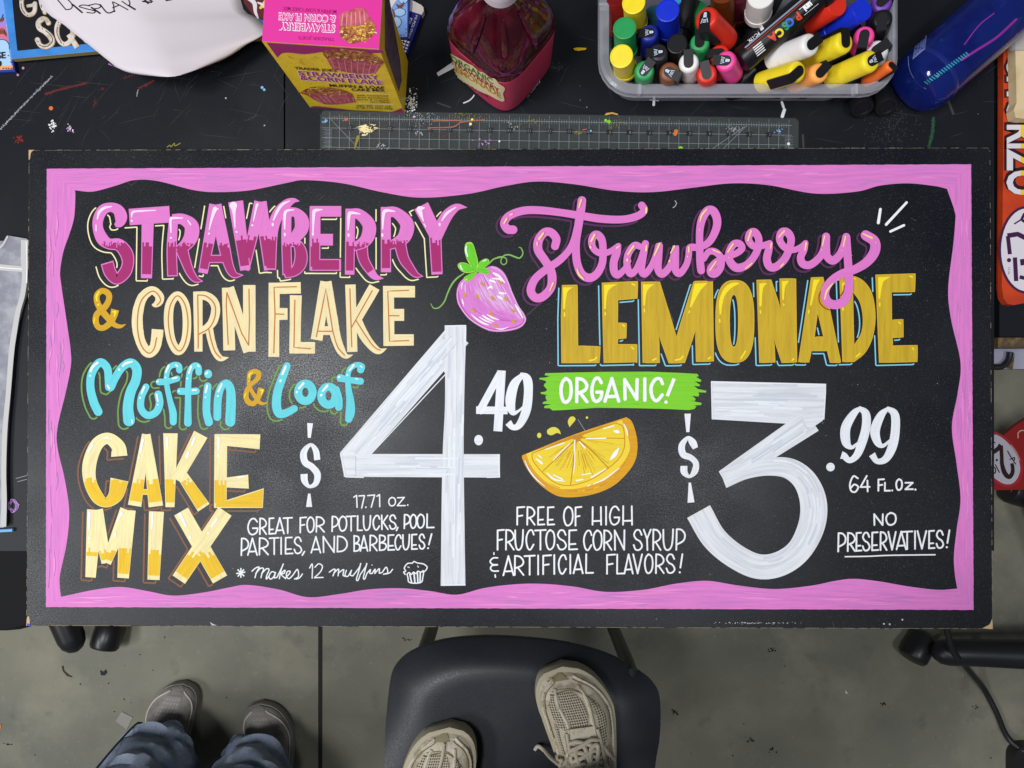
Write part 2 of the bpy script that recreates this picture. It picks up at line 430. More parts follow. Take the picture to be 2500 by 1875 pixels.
GL = {
 'A': [('L', [(0, 1), (.5, 0), (1, 1)]), ('L', [(.14, .8), (.88, .78)])],
 'B': [('L', [(.05, 0), (.05, 1)]), ('S', [(.05, 0), (.7, .06), (.85, .25), (.6, .42), (.1, .5)]), ('S', [(.1, .5), (.8, .55), (1, .75), (.7, .95), (.05, 1)])],
 'C': [('S', [(1, .24), (.8, .03), (.45, .03), (.12, .25), (.02, .55), (.2, .9), (.55, 1), (.98, .74)])],
 'D': [('L', [(.05, 0), (.02, 1)]), ('S', [(.05, 0), (.6, .08), (.95, .35), (.95, .68), (.6, .93), (.02, 1)])],
 'E': [('L', [(.9, 0), (.05, .02), (.02, 1), (1, .98)]), ('L', [(.05, .73), (.78, .71)])],
 'F': [('L', [(1, 0), (.03, .03), (.02, 1)]), ('L', [(.03, .53), (.72, .48)])],
 'G': [('S', [(.95, .2), (.65, .0), (.25, .1), (.02, .5), (.15, .88), (.5, 1), (.9, .85), (1, .6)]), ('L', [(1, .6), (.5, .6)])],
 'H': [('L', [(.02, 0), (.0, 1)]), ('L', [(.97, 0), (1, 1)]), ('L', [(.0, .8), (1, .78)])],
 'I': [('L', [(.5, 0), (.5, 1)])],
 'K': [('L', [(.02, 0), (.05, 1)]), ('L', [(.95, .02), (.08, .58)]), ('L', [(.25, .5), (1, 1)])],
 'L': [('L', [(.03, 0), (.0, 1), (1, .99)])],
 'N': [('L', [(.03, 1), (.0, 0), (.97, 1), (1, 0)])],
 'O': [('S', [(.5, 0), (.15, .15), (.0, .5), (.15, .87), (.45, 1), (.85, .85), (1, .5), (.88, .14), (.5, 0), (.35, .04)])],
 'P': [('L', [(.05, 0), (.0, 1)]), ('S', [(.05, .0), (.6, .03), (1, .25), (.85, .55), (.05, .75)])],
 'R': [('L', [(.03, 0), (.0, 1)]), ('S', [(.03, .0), (.6, .05), (.98, .28), (.8, .5), (.05, .65)]), ('L', [(.35, .62), (1, 1)])],
 'S': [('S', [(.95, .25), (.7, .03), (.3, .03), (.06, .25), (.3, .45), (.75, .57), (1, .8), (.7, .98), (.25, .97), (.02, .75)])],
 'T': [('L', [(0, .03), (1, 0)]), ('L', [(.5, .02), (.5, 1)])],
 'U': [('S', [(.0, .02), (.02, .6), (.2, .95), (.55, 1), (.85, .8), (.97, .4), (1, 0)])],
 'V': [('L', [(0, 0), (.5, 1), (1, 0)])],
 'Y': [('L', [(0, 0), (.45, .45), (.95, 0)]), ('L', [(.45, .4), (.5, 1)])],
 'Z': [('L', [(0, 0), (1, 0), (0, 1), (1, .98)])],
 '!': [('L', [(1, 0), (.35, .72)]), ('D', [(.15, .97)])],
 ',': [('L', [(.8, .9), (.2, 1.12)])], '.': [('D', [(.5, .97)])],
}
# ------------------------------------------------------------------ the setting
mat('concrete', (.215, .208, .160), .75, .3, bump=(60, .15), mott=[((.155, .158, .128), 2.2, .4, .62), ((.285, .268, .205), 5, .5, .72, .8), ((.11, .105, .09), 11, .60, .75, .7), ((.26, .25, .2), 70, .58, .72, .5), ((.07, .07, .06), 45, .72, .78, .7), ((.10, .10, .085), 380, .64, .74, .6)])
mat('joint_dark', (.02, .02, .018), .9)
bm = bmesh.new(); box(bm, -6, 6, -6, 6, -.1, 0); struct('floor', bm, 'concrete')
bm = bmesh.new(); x = P(782, 0, 0)[0]; box(bm, x-.0045, x+.0045, -6, 6, .0002, .0012); struct('floor_joint', bm, 'joint_dark')

# ------------------------------------------------------------------ the painted sign
SIGN = thing('painted_sign', 'large black sign hand painted with pink wavy border, cake mix and strawberry lemonade prices', 'sign', P(1250, 945, ZT))
SP = flatmap(ZB)
cor = [(70, 366), (2418, 360), (2424, 1536), (64, 1528)]
def sign_pts(ins=0, z=ZB, r=8):
    out = []; n = 4
    for i in range(4):
        p, a, b = (np.array(cor[k % 4], float) for k in (i, i-1, i+1))
        da = (a-p)/np.linalg.norm(a-p); db = (b-p)/np.linalg.norm(b-p); c = p+(da+db)*ins
        for k in range(5):
            t = k/4; q = c+da*r*(1-t)**2+db*r*t**2; out.append(P(q[0], q[1], z)[:2])
    return out
bm = bmesh.new(); o_ = sign_pts(); i_ = sign_pts(1.6)
lo = [bm.verts.new((*p, ZT+.0012)) for p in o_]; mi_ = [bm.verts.new((*p, ZB-.0012)) for p in o_]; hi = [bm.verts.new((*p, ZB)) for p in i_]
n = len(o_)
for i in range(n):
    j = (i+1) % n
    bm.faces.new([lo[i], lo[j], mi_[j], mi_[i]]).material_index = 1; bm.faces.new([mi_[i], mi_[j], hi[j], hi[i]]).material_index = 1
bm.faces.new(hi); bm.faces.new(lo[::-1])
fin('board_panel', bm, ['board_black', 'board_edge'], SIGN)
mat('dust', (.5, .5, .52), .9); mat('scuff', (.12, .12, .13), .8); mat('raw_wood', '#c7a97f', .8); mat('chip', '#8f8474', .8); mat('blue_tape', '#2f45b8', .6)
p = Paint(SP, .00003)
for i in range(900):   # fine specks of dust and dried paint, denser in some patches
    u = random.uniform(80, 2410); v = random.uniform(372, 1522); g = math.sin(u/170+1)*math.sin(v/140+2)
    if random.random() > .35+.5*g: continue
    r = random.choice([.35, .45, .6, .9]); p.dot(u, v, r, random.choice(['dust', 'scuff', 'scuff']), 0, n=5)
for i in range(46):
    u = random.uniform(90, 2400); v = random.uniform(380, 1520); a = random.uniform(0, 3.1); l = random.uniform(5, 26)
    p.line(f'{u},{v} {u+l*math.cos(a)},{v+l*math.sin(a)}', 'scuff', 0, w=.6)
p.line('1648,490 1652,496 1648,504 1643,507', 'dust', 0, w=1.6); p.line('1286,770 1322,738', 'scuff', 0, w=1); p.line('1411,1024 1430,1054', 'dust', 0, w=.8); p.line('1626,740 1645,786', 'scuff', 0, w=1)
p.poly('64,1528! 66,1508 71,1506 73,1524!', 'raw_wood'); p.poly('66,1528! 66,1522! 74,1523! 74,1529!', 'blue_tape', 2)
p.poly('70,366! 84,366! 76,372 73,388 70,390!', 'raw_wood'); p.poly('2424,1536! 2422,1512 2416,1524 2398,1534!', 'raw_wood')
p.poly('512,1518! 520,1523 530,1527! 517,1527!', 'dust'); 
for i in range(70):
    u = random.gauss(1850, 45); p.dot(u, 1521+random.gauss(0, 1.2), random.uniform(.5, 1.3), 'dust', n=5)
for a in ('2158,1523', '2172,1524', '2203,1513'): p.dot(*[float(q) for q in a.split(',')], 2.4, 'dust', n=6)
for i in range(260):   # chipped bare edge
    e = random.randrange(4); a, b = np.array(cor[e]), np.array(cor[(e+1) % 4]); q = a+(b-a)*random.random(); c = np.array([1245, 947]); q = q+(c-q)/np.linalg.norm(c-q)*1.2
    d = (b-a)/np.linalg.norm(b-a)*random.uniform(1, 7); p.line([tuple(q-d)+(1,), tuple(q+d)+(1,)], 'chip', 1, w=random.uniform(.5, 1.3))
p.build('edge_wear', SIGN)

# pink border: four strips between a straight outer and a wavy inner edge
p = Paint(SP)
def strip(outer, inner, m='pink_paint', n=200, lay=0):
    inn = np.array(cr(inner, 12)); L = np.r_[0, np.cumsum(np.linalg.norm(np.diff(inn, axis=0), axis=1))]
    t = np.linspace(0, 1, n); X = np.stack([np.interp(t*L[-1], L, inn[:, k]) for k in (0, 1)], 1)
    a, b = np.array(outer[0], float), np.array(outer[1], float); O = a+(b-a)*t[:, None]
    d = (b-a)/np.linalg.norm(b-a); nn = np.array([-d[1], d[0]]); O = O+nn*np.array([.9*(hsh(i*7+int(a[0]))-.5) for i in range(n)])[:, None]
    pts = []; uv = []
    for i in range(n):
        pts += [tuple(O[i]), tuple(X[i])]; w = np.linalg.norm(O[i]-X[i]); uv += [(t[i]*L[-1]/1000, a[0]/777), (t[i]*L[-1]/1000, a[0]/777+w/1000)]
    p.add(pts, [[2*i, 2*i+1, 2*i+3, 2*i+2] for i in range(n-1)], uv, m, p.z(lay))
D = 1.1302
topi = [(a*D, b*D) for a, b in [(162, 411), (200, 414), (250, 401), (290, 389), (340, 391), (420, 411), (473, 415), (540, 411), (620, 395), (658, 389), (740, 396), (830, 416), (910, 427), (1010, 419), (1090, 402), (1160, 392), (1240, 398), (1330, 412), (1410, 415), (1500, 405), (1580, 396), (1660, 400), (1760, 418), (1850, 414), (1900, 401), (1960, 396), (2020, 402), (2045.5, 408)]]
righti = [(2312, 461), (2331, 517), (2332, 543), (2327, 600), (2315, 705), (2322, 780), (2345, 885), (2338, 960), (2324, 1042), (2335, 1130), (2345, 1217), (2336, 1290), (2329, 1355), (2331, 1400), (2337, 1437)]
boti = [(149, 1457), (230, 1440), (295, 1433), (360, 1443), (423, 1454), (500, 1446), (560, 1434), (604, 1428), (680, 1439), (752, 1458), (830, 1450), (900, 1439), (977, 1436), (1050, 1443), (1115, 1452), (1180, 1436), (1250, 1427), (1320, 1425), (1400, 1432), (1480, 1445), (1570, 1440), (1650, 1425), (1726, 1418), (1800, 1429), (1890, 1438), (1979, 1430), (2040, 1418), (2087, 1413), (2150, 1420), (2220, 1432), (2290, 1440), (2337, 1437)]
lefti = [(183, 464), (184, 480), (181, 530), (170, 570), (155, 613), (147, 660), (149, 692), (162, 780), (173, 860), (172, 900), (160, 960), (141, 1040), (140, 1090), (158, 1170), (169, 1250), (162, 1330), (147, 1400), (146, 1430), (149, 1457)]
strip(((114, 412), (2371, 401)), topi, lay=1); strip(((112, 1482), (2377, 1489)), boti, lay=1)
strip(((114, 412), (112, 1482)), lefti, lay=0); strip(((2371, 401), (2377, 1489)), righti, lay=0)
mat('pink_dark', '#c47dc0', .5); mat('pink_light', '#e68ace', .5)
for i in range(150):   # overlapping marker passes
    side = random.choice('ttbblr'); m = random.choice(['pink_dark', 'pink_light', 'pink_light']); 
    if side in 'tb':
        u = random.uniform(130, 2250); l = random.uniform(30, 130); E = topi if side == 't' else boti; iy = np.interp(u+l/2, [e[0] for e in E], [e[1] for e in E])
        oy = 409 if side == 't' else 1484; v = oy+(iy-oy)*random.uniform(.1, .8); dv = random.uniform(-5, 5)
        p.stroke([(u, v, 1), (u+l/2, v+dv*.3+random.uniform(-2, 2), random.uniform(1.5, 6)), (u+l, v+dv, .8)], m, 3)
    else:
        v = random.uniform(430, 1350); l = random.uniform(30, 100); E = lefti if side == 'l' else righti; ix = np.interp(v+l/2, [e[1] for e in E], [e[0] for e in E])
        ox = 113 if side == 'l' else 2374; u = ox+(ix-ox)*random.uniform(.12, .75); p.stroke([(u, v, 1), (u+random.uniform(-2, 2), v+l/2, random.uniform(1.5, 6)), (u+random.uniform(-4, 4), v+l, .8)], m, 3)
p.build('painted_border', SIGN)

# STRAWBERRY (block capitals, pink over magenta)
def block(p, strokes, base, dark=None, cut=None, inset=9, jag=14):
    for t in strokes:
        c = cut; tt = t
        cap = 'b'
        if t[0] == '@': k = t.index(' '); c = float(t[1:k]) if k > 1 else None; tt = t[k+1:]
        p.stroke(tt, base, 1, cap=cap, rec=True)
        if dark and c is not None: p.stroke(tt, dark, 2, cap='b', inset=inset, cut=c, jag=jag)
p = Paint(SP)
p.reg(60, 350, 3.687)
block(p, ['742,1072,118 772,1165,114 830,1222,100 900,1165,112 930,1080,110 915,990,122 850,915,112 760,905,98 700,860,110 662,770,95 663,680,95 705,600,95 775,575,84 840,600,100 868,660,112 852,715,88 815,742,30',
 '942,663,148 1307,638,150', '1110,640,110 1097,1214,100', '1342,660,80 1325,930,92 1332,1197,97',
 '1330,685,95 1420,682,98 1500,740,128 1500,835,130 1450,915,110 1370,972,80', '1410,940,120 1450,1060,95 1490,1160,80 1540,1225,60 1605,1242,6',
 '1722,552,120 1605,1168,86', '1722,552,100 1790,900,108 1835,1090,90 1885,1180,68 1968,1186,6', '1650,1040,74 1800,1040,74'], 'pink_script', 'magenta_paint', 908)
p.reg(600, 350, 3.687)
block(p, ['@865 -91,522,135 -3,1140,94', '@865 -8,1140,80 132,526,112', '@850 132,526,112 218,1138,106', '@860 225,1138,95 240,800,100 290,640,105 365,550,88 430,515,48 484,521,4',
 '372,600,80 365,850,90 375,1185,90', '370,622,88 450,622,84 500,685,125 500,770,125 440,850,100 380,890,70', '390,900,60 460,905,84 495,980,114 490,1080,120 440,1150,95 345,1188,60',
 '@890 624,568,98 622,1146,96', '@ 580,612,96 860,612,96', '@ 640,867,105 785,867,105', '580,1094,106 858,1094,106',
 '942,588,88 935,1182,86', '940,635,92 1020,638,96 1105,725,118 1105,820,122 1060,890,105 960,940,70', '1040,915,115 1060,1040,100 1110,1130,85 1165,1200,60 1240,1217,5',
 '@885 1260,573,90 1262,1160,92', '@885 1258,622,98 1350,622,96 1445,712,122 1445,800,125 1400,870,110 1280,930,70', '@885 1385,890,110 1420,1030,100 1470,1110,85 1530,1180,60 1597,1197,5',
 '@885 1578,562,140 1705,810,122', '@885 1992,576,4 1900,575,66 1820,640,98 1760,740,110 1700,860,118', '@885 1703,800,112 1722,1180,100'], 'pink_script', 'magenta_paint', 908)
p.r = (0, 0, 1); p.shade('cream_line', -11.5, 6.5, 3.0, 3.6, minlen=10)
p.reg(60, 350, 3.687); hl = 'white_paint'; mat('pink_white', '#f8d9f4', .5)
for t in ['655,680,12 672,620,26 720,580,24 785,568,8', '643,735,12 644,785,12', '965,665,8 968,630,20 1000,612,18 1180,602,8', '1318,800,12 1315,690,22 1340,672,20 1425,672,8', '1470,695,12 1495,730,14', '1662,775,10 1690,660,26 1715,590,40', '1715,590,30 1745,590,8', '1895,760,8 1885,620,30 1880,560,70', '2060,700,8 2085,580,20 2095,550,24']:
    p.stroke(t, 'pink_white', 4)
for x, y in ((1318, 850), (1660, 812), (1908, 797), (2050, 737), (965, 697)): p.dot(x, y, 11, 'pink_white', 4, ry=9)
p.reg(600, 350, 3.687)
for t in ['250,690,14 285,610,26 330,550,24 395,518,8', '350,770,12 352,640,26 375,605,22 435,598,8', '605,810,10 612,640,28 625,605,30 690,595,8', '922,780,10 930,650,28 950,625,26 1030,635,8', '1232,770,12 1240,640,28 1265,605,28 1345,612,8', '1600,700,8 1570,620,40 1565,590,50 1610,580,8', '1765,695,10 1810,630,24 1890,575,10', '1605,725,10 1620,750,10']:
    p.stroke(t, 'pink_white', 4)
for x, y in ((243, 730), (352, 820), (605, 815), (925, 825), (1230, 825), (1745, 730)): p.dot(x, y, 10, 'pink_white', 4, ry=17)
p.build('headline_lettering', SIGN)

# & CORN FLAKE
p = Paint(SP); p.reg(220, 670, 5.267)
AMP = '462,640,4 390,668,48 310,645,66 230,560,82 140,450,85 90,350,78 92,260,74 160,210,74 235,250,80 240,330,76 190,420,82 90,510,80 72,600,78 105,675,74 175,685,74 260,620,82 300,540,90 322,452,106'
p.stroke(AMP, 'amp_gold', 1, cap='b')
p.stroke('88,340,16 82,280,26 118,218,16', 'lemon_yellow', 2); p.dot(103, 390, 12, 'lemon_yellow', 2, ry=16); p.stroke('50,630,10 52,590,16 62,550,8', 'lemon_yellow', 2)
p.stroke('285,480,10 325,480,30', 'lemon_yellow', 2); p.stroke('325,485,30 310,545,8', 'lemon_yellow', 2)
corn = ['795,392,20 840,388,75 885,350,105 893,285,112 830,216,108 760,216,112 665,310,128 612,500,140 612,700,140 660,890,128 745,1000,140 830,940,140 860,800,150 868,706,150',
 '1385,222,118 1393,992,106', '1335,275,106 1480,275,110 1580,340,116 1615,450,116 1580,600,116 1500,690,100 1395,740,90', '1525,670,100 1560,850,98 1610,1000,92 1680,1080,78 1782,1068,6',
 '1772,170,152 1790,977,152', '1775,172,150 2042,992,150', '2047,136,158 2047,993,160']
for t in corn: p.stroke(t, 'cream_paint', 1, cap='b', wob=.05)
p.stroke('1125,270,106 1030,380,116 1008,600,120 1045,850,112 1135,982,116 1225,850,112 1245,600,110 1218,380,110', 'cream_paint', 1, closed=True)
ol = lambda t, sm=True: p.stroke(t, 'orange_line', 2, w=15, smooth=sm)
ol('860,395 905,335 870,255 800,215 700,280 640,380 610,550 615,750 660,920 750,1012 820,960 855,815')
p.stroke('1125,275 1035,390 1005,600 1045,850 1145,985 1225,870 1258,620 1220,390', 'orange_line', 2, w=15, closed=True)
ol('1383,265 1388,600 1390,945', 0); ol('1383,265 1480,275 1570,340 1610,430 1600,560 1530,690 1395,770'); ol('1525,705 1560,860 1610,1000 1680,1075'); ol('1775,900 1750,400 1757,228 1850,480 1950,760 2038,910', 0); ol('2038,910 2048,600 2042,190', 0)
p.reg(640, 670, 5.267)
for t in ['155,108,142 150,1060,138', '85,180,146 497,172,146', '90,508,152 327,508,152', '433,268,150 420,1012,142', '350,942,148 680,944,148',
 '820,92,142 700,842,152', '825,92,135 900,560,140 945,800,130 1010,970,112 1080,1052,66 1168,1034,5', '690,722,112 940,722,112',
 '1135,130,132 1160,996,132', '1445,162,150 1170,640,140', '1215,590,130 1320,800,125 1430,940,108 1510,985,78 1602,952,5',
 '1625,148,142 1630,920,142', '1555,222,148 1966,222,150', '1600,520,156 1826,520,156', '1560,845,148 1950,842,148']: p.stroke(t, 'cream_paint', 1, cap='b', wob=.05)
for t in ['150,1010 165,500 152,165 440,158', '165,508 280,512', '420,330 408,940 620,955', '697,800 820,185 910,740', '715,730 905,732', '1128,185 1152,930', '1415,210 1150,680', '1885,205 1615,215 1638,860 1885,850', '1635,530 1760,532']: ol(t, 0)
ol('905,720 970,930 1060,1040'); ol('1205,590 1360,830 1450,940 1520,975')
p.build('flavour_lettering', SIGN)

# Muffin & Loaf
p = Paint(SP); p.reg(200, 860, 6.144)
for t in ['245,892,128 175,740,130 127,520,122 150,310,122 270,152,124 380,240,120 400,420,116 420,530,130 490,400,118 600,230,120 730,158,132 822,250,142 808,420,142 730,600,150 692,820,158 707,1022,176',
 '962,520,102 890,680,106 890,850,108 985,945,112 1110,900,112 1165,770,116 1145,632,118', '1462,268,96 1450,205,96 1380,188,86 1300,240,84 1268,370,80 1278,520,80 1320,720,86 1365,900,110 1370,1046,104', '1158,445,102 1280,440,88 1432,395,92',
 '1752,302,98 1745,222,96 1690,198,88 1622,270,86 1598,450,90 1592,750,96 1590,1060,114', '1475,585,106 1600,590,100 1715,582,106', '1888,508,112 1872,700,116 1870,900,116 1905,1050,122', '2030,972,116 2040,700,116 2090,520,112 2175,468,118 2228,560,130 2236,750,146 2226,1040,152']: p.stroke(t, 'teal_paint', 1, rec=True)
p.stroke('1893,265,1 1893,385,1', 'teal_paint', 1, w=2); p.stroke('1892,318,118 1894,332,118', 'teal_paint', 1, rec=True)
p.reg(560, 860, 6.144)
for t in ['865,203,106 800,370,122 727,580,130 705,780,136 745,915,130 850,910,116 975,845,106', '1600,560,110 1640,700,112 1642,825,112', '1968,262,108 1985,212,96 1900,190,82 1802,260,82 1776,400,82 1790,560,92 1815,750,122 1812,900,140 1790,1000,112', '1665,385,118 1780,412,92 1968,435,104']: p.stroke(t, 'teal_paint', 1, rec=True)
for cx, cy, rx, ry in ((1140, 600, 108, 130), (1487, 652, 107, 134)):
    p.stroke([(cx+rx*math.cos(a), cy+ry*math.sin(a), 122) for a in (k*math.pi/6 for k in range(12))], 'teal_paint', 1, closed=True, rec=True)
p.shade('green_line', -11.5, 7, 4, 3.6)
p.stroke('575,745,4 510,772,42 440,742,58 370,640,60 300,510,58 290,420,52 310,320,72 380,287,74 440,320,80 420,400,74 330,480,58 270,560,72 250,660,78 280,740,84 360,770,74 430,690,74 482,538,102', 'amp_gold', 1, cap='b')
for t in ['300,390,14 300,340,26 350,295,12', '228,680,12 232,650,18 255,605,8', '462,570,12 500,570,34', '500,575,30 480,640,8']: p.stroke(t, 'lemon_yellow', 3)
p.dot(295, 432, 9, 'lemon_yellow', 3, ry=13)
for t in ['795,330,28 845,215,34', '765,435,30 772,420,30', '1040,545,26 1110,465,36', '1010,605,26 1015,590,26', '1400,580,26 1470,500,34', '1370,650,26 1385,635,26', '1800,275,24 1865,190,30', '1770,345,24 1768,338,24', '1640,375,26 1650,368,26', '1895,395,16 1925,400,16', '1965,205,18 1990,222,18']: p.stroke(t, hl, 3)
p.reg(200, 860, 6.144)
for t in ['130,285,34 160,220,40 235,155,30', '122,350,30 126,350,30', '610,205,26 660,165,34 755,140,22', '555,262,28 562,258,28', '385,500,28 410,540,28', '895,615,26 935,520,32', '870,685,26 878,683,26', '1120,630,26 1140,730,26', '1135,787,24 1140,785,24', '1260,300,24 1300,200,34', '1250,378,22 1252,380,22', '1410,190,24 1435,210,24', '1362,395,22 1420,380,24', '1125,440,24 1140,436,24', '1605,310,28 1640,210,28', '1578,395,26 1582,393,26', '1740,195,24 1755,212,24', '1455,582,24 1457,580,24', '1660,570,26 1715,565,24', '1855,600,28 1880,500,30', '1850,675,22 1852,674,22', '1860,325,26 1885,300,26', '2045,590,28 2100,475,24', '2038,660,28 2040,655,28', '750,1015,20 755,1060,20']: p.stroke(t, hl, 3)
p.build('muffin_loaf_lettering', SIGN)

# CAKE MIX
p = Paint(SP); p.reg(180, 1040, 4.148)
block(p, ['@545 462,306,166 448,205,140 345,125,115 232,190,130 160,380,140 165,560,130 240,720,128 330,775,98 425,700,150 464,543,186',
 '733,84,84 617,808,138', '735,84,84 832,815,148', '660,668,58 815,668,58', '980,74,146 975,822,92', '1287,84,152 1040,545,108', '1085,480,108 1318,828,142',
 '1490,84,130 1484,830,128', '@ 1430,135,108 1886,160,152', '@ 1500,575,92 1770,563,142'], 'cake_cream', 'cake_yellow', 565, 5)
p.poly('1428,830! 1430,770! 1530,757! 1925,630! 1915,830!', 'cake_cream', 1, rec=True); p.poly('1440,822! 1442,780! 1530,768! 1918,642! 1908,822!', 'cake_yellow', 2)
block(p, ['215,848,162 170,1533,105', '225,850,145 330,1388,96', '543,850,150 330,1388,96', '545,852,165 500,1540,117', '838,866,152 808,1558,122', '@1300 1088,866,162 1482,1554,165', '@1300 1532,864,160 1064,1556,152'], 'cake_cream', 'cake_yellow', 1262, 5)
p.r = (0, 0, 1); p.shade('brown_line', -10, 7.5, 4.2, 3, minlen=10)
p.reg(180, 1040, 4.148)
for t in ['150,260,18 190,190,26', '310,125,16 350,118,20', '675,270,16 700,140,26', '660,320,18 662,318,18', '948,240,12 945,120,24', '1200,190,20 1225,120,22', '1145,310,26 1160,270,26', '1465,240,20 1468,120,26', '1465,300,26 1467,290,26', '155,1050,16 158,880,28', '155,1145,16 157,1125,18', '440,970,14 485,880,26', '415,1120,16 425,1085,16', '790,1040,14 800,880,20', '1075,890,30 1135,1010,20', '1175,1130,24 1180,1120,24', '1395,1020,18 1450,940,20', '1360,1085,20 1365,1080,20', '1660,520,14 1720,508,14']: p.stroke(t, 'white_paint', 4)
p.build('cake_mix_lettering', SIGN)

# prices
p = Paint(SP); p.reg(720, 780, 2.513); w = 'price_white'
p.stroke('985,36,132 980,500,118 970,900,132 970,1632,152', w, 3, cap='b'); p.stroke('1004,92,162 332,866,148', w, 1, cap='b'); p.poly('935,40! 1048,36! 1045,140! 920,330! 860,200!', w, 1, rot=2.2)
p.stroke('300,895,140 1258,898,144', w, 2, cap='b'); p.poly('277,822! 360,800! 420,960! 312,966! 300,950', w, 2)
mat('white_hi', '#e6eaf1', .5, .2); mat('white_lo', '#cbd1dc', .5, .2)
for i in range(60):
    a = random.choice('vvhdd'); q = random.uniform(-55, 55); m = random.choice(['white_hi', 'white_lo'])
    if a == 'v': y = random.uniform(150, 1300); p.line(f'{982+q},{y} {976+q},{y+random.uniform(120,300)}', m, 4, w=random.uniform(5, 14), wob=.5)
    elif a == 'h': x_ = random.uniform(380, 850); p.line(f'{x_},{896+q} {x_+random.uniform(80,340)},{897+q}', m, 4, w=random.uniform(5, 14), wob=.5)
    else:
        t = random.uniform(0, .6); t2 = t+random.uniform(.12, .35); f_ = lambda t: (985+q*.76-640*t, 110+q*.65+735*t); p.line([(*f_(t), 3), (*f_(t2), 3)], m, 4, w=random.uniform(5, 14), wob=.5)
p.line('940,40 1048,37 1046,140', 'white_hi', 5, w=8); p.line('280,825 310,965 420,968', 'white_hi', 5, w=8); p.line('900,1630 1043,1628', 'white_hi', 5, w=9); p.line('1250,830 1255,966 1180,968', 'white_hi', 5, w=8); p.line('455,838 925,335', 'white_hi', 5, w=6); p.line('330,790 930,70', 'white_hi', 5, w=7); p.line('985,160 978,1600', 'white_hi', 5, w=7)
n4 = 'numeral_white'
for t in ['1258,330,42 1145,540,46 1125,572,34', '1112,556,46 1305,558,46', '1268,313,52 1245,686,54',
 '1398,338,26 1345,400,56 1322,500,62 1336,568,40 1370,562,16 1420,518,14', '1380,335,24 1424,365,54 1432,450,54 1418,560,56 1378,645,44 1338,662,34 1308,632,44']: p.stroke(t, n4, 2, cap='b')
p.dot(1127, 740, 27, n4, 2, ry=32)
p.stroke('93,636,36 88,726,18', n4, 1, cap='b'); p.stroke('88,1068,14 87,1150,38', n4, 1, cap='b')
p.stroke('137,862,38 128,805,36 96,768,20 55,815,40 62,875,42 105,905,40 138,950,42 128,1005,34 88,1025,20 60,990,40 56,948,44', n4, 1, cap='b')
p.build('price_lettering', SIGN); p = Paint(SP); p.reg(1640, 900, 3.13)
p.poly('300,95! 1180,117! 1165,385! 870,420! 308,387!', w, 1); p.stroke('1070,395,190 400,842,140', w, 2, cap='b'); p.poly('1000,330! 1168,370! 1150,400! 1000,500!', w, 2)
p.stroke('392,845,142 560,785,120 740,750,135 900,765,160 1020,860,184 1082,1020,205 1068,1200,205 975,1385,190 830,1490,190 660,1512,190 480,1430,190 320,1290,195 205,1092,200', w, 3, cap='b')
bowl = cr([(560, 785), (740, 750), (900, 765), (1020, 860), (1082, 1020), (1068, 1200), (975, 1385), (830, 1490), (660, 1512), (480, 1430), (320, 1290), (205, 1092)], 8)
for i in range(46):
    m = random.choice(['white_hi', 'white_lo']); k = random.random(); q = random.uniform(-75, 75)
    if k < .35: x_ = random.uniform(320, 800); y = random.uniform(120, 380); p.line(f'{x_},{y} {x_+random.uniform(100,330)},{y+6}', m, 5, w=random.uniform(6, 18), wob=.5)
    elif k < .5: t = random.uniform(0, .5); f_ = lambda t: (1050+q*.4-640*t, 410+q*.55+425*t); p.line([(*f_(t), 3), (*f_(t+.35), 3)], m, 5, w=random.uniform(6, 16), wob=.5)
    else:
        s0 = random.randrange(10, 70); e0 = min(s0+random.randrange(6, 16), len(bowl)-2); pts = []
        for j in range(s0, e0, 2):
            a, b = np.array(bowl[j]), np.array(bowl[j+1]); d = (b-a)/np.linalg.norm(b-a); pts.append((a[0]-d[1]*q, a[1]+d[0]*q, random.uniform(6, 18)))
        if len(pts) > 2: p.stroke(pts, m, 5)
p.line('304,100 1178,120 1162,385', 'white_hi', 6, w=9); p.line('304,100 310,384', 'white_hi', 6, w=9); p.line('365,788 430,900', 'white_hi', 6, w=8)
for t in ['1448,296,22 1390,345,56 1330,450,74 1332,560,68 1372,602,32 1415,575,20 1462,535,16', '1428,296,26 1482,345,62 1484,450,68 1452,570,68 1415,660,56 1360,702,42 1318,668,52 1296,660,60',
 '1655,301,22 1597,360,60 1554,470,74 1572,560,58 1613,590,30 1668,548,18', '1642,300,28 1704,350,62 1708,480,68 1684,600,70 1635,690,56 1570,708,42 1530,655,54']: p.stroke(t, n4, 2, cap='b')
p.dot(1213, 752, 33, n4, 2)
p.reg(1260, 890, 4.608)
p.stroke('1930,553,72 1932,760,34', n4, 1, cap='b'); p.stroke('1954,1328,26 1968,1552,78', n4, 1, cap='b')
p.stroke('2018,942,62 1985,875,82 1932,826,42 1865,910,72 1880,1010,76 1965,1048,66 2022,1110,66 2010,1200,72 1950,1260,36 1892,1210,76 1888,1140,78', n4, 1, cap='b')
p.build('price_lettering', SIGN)

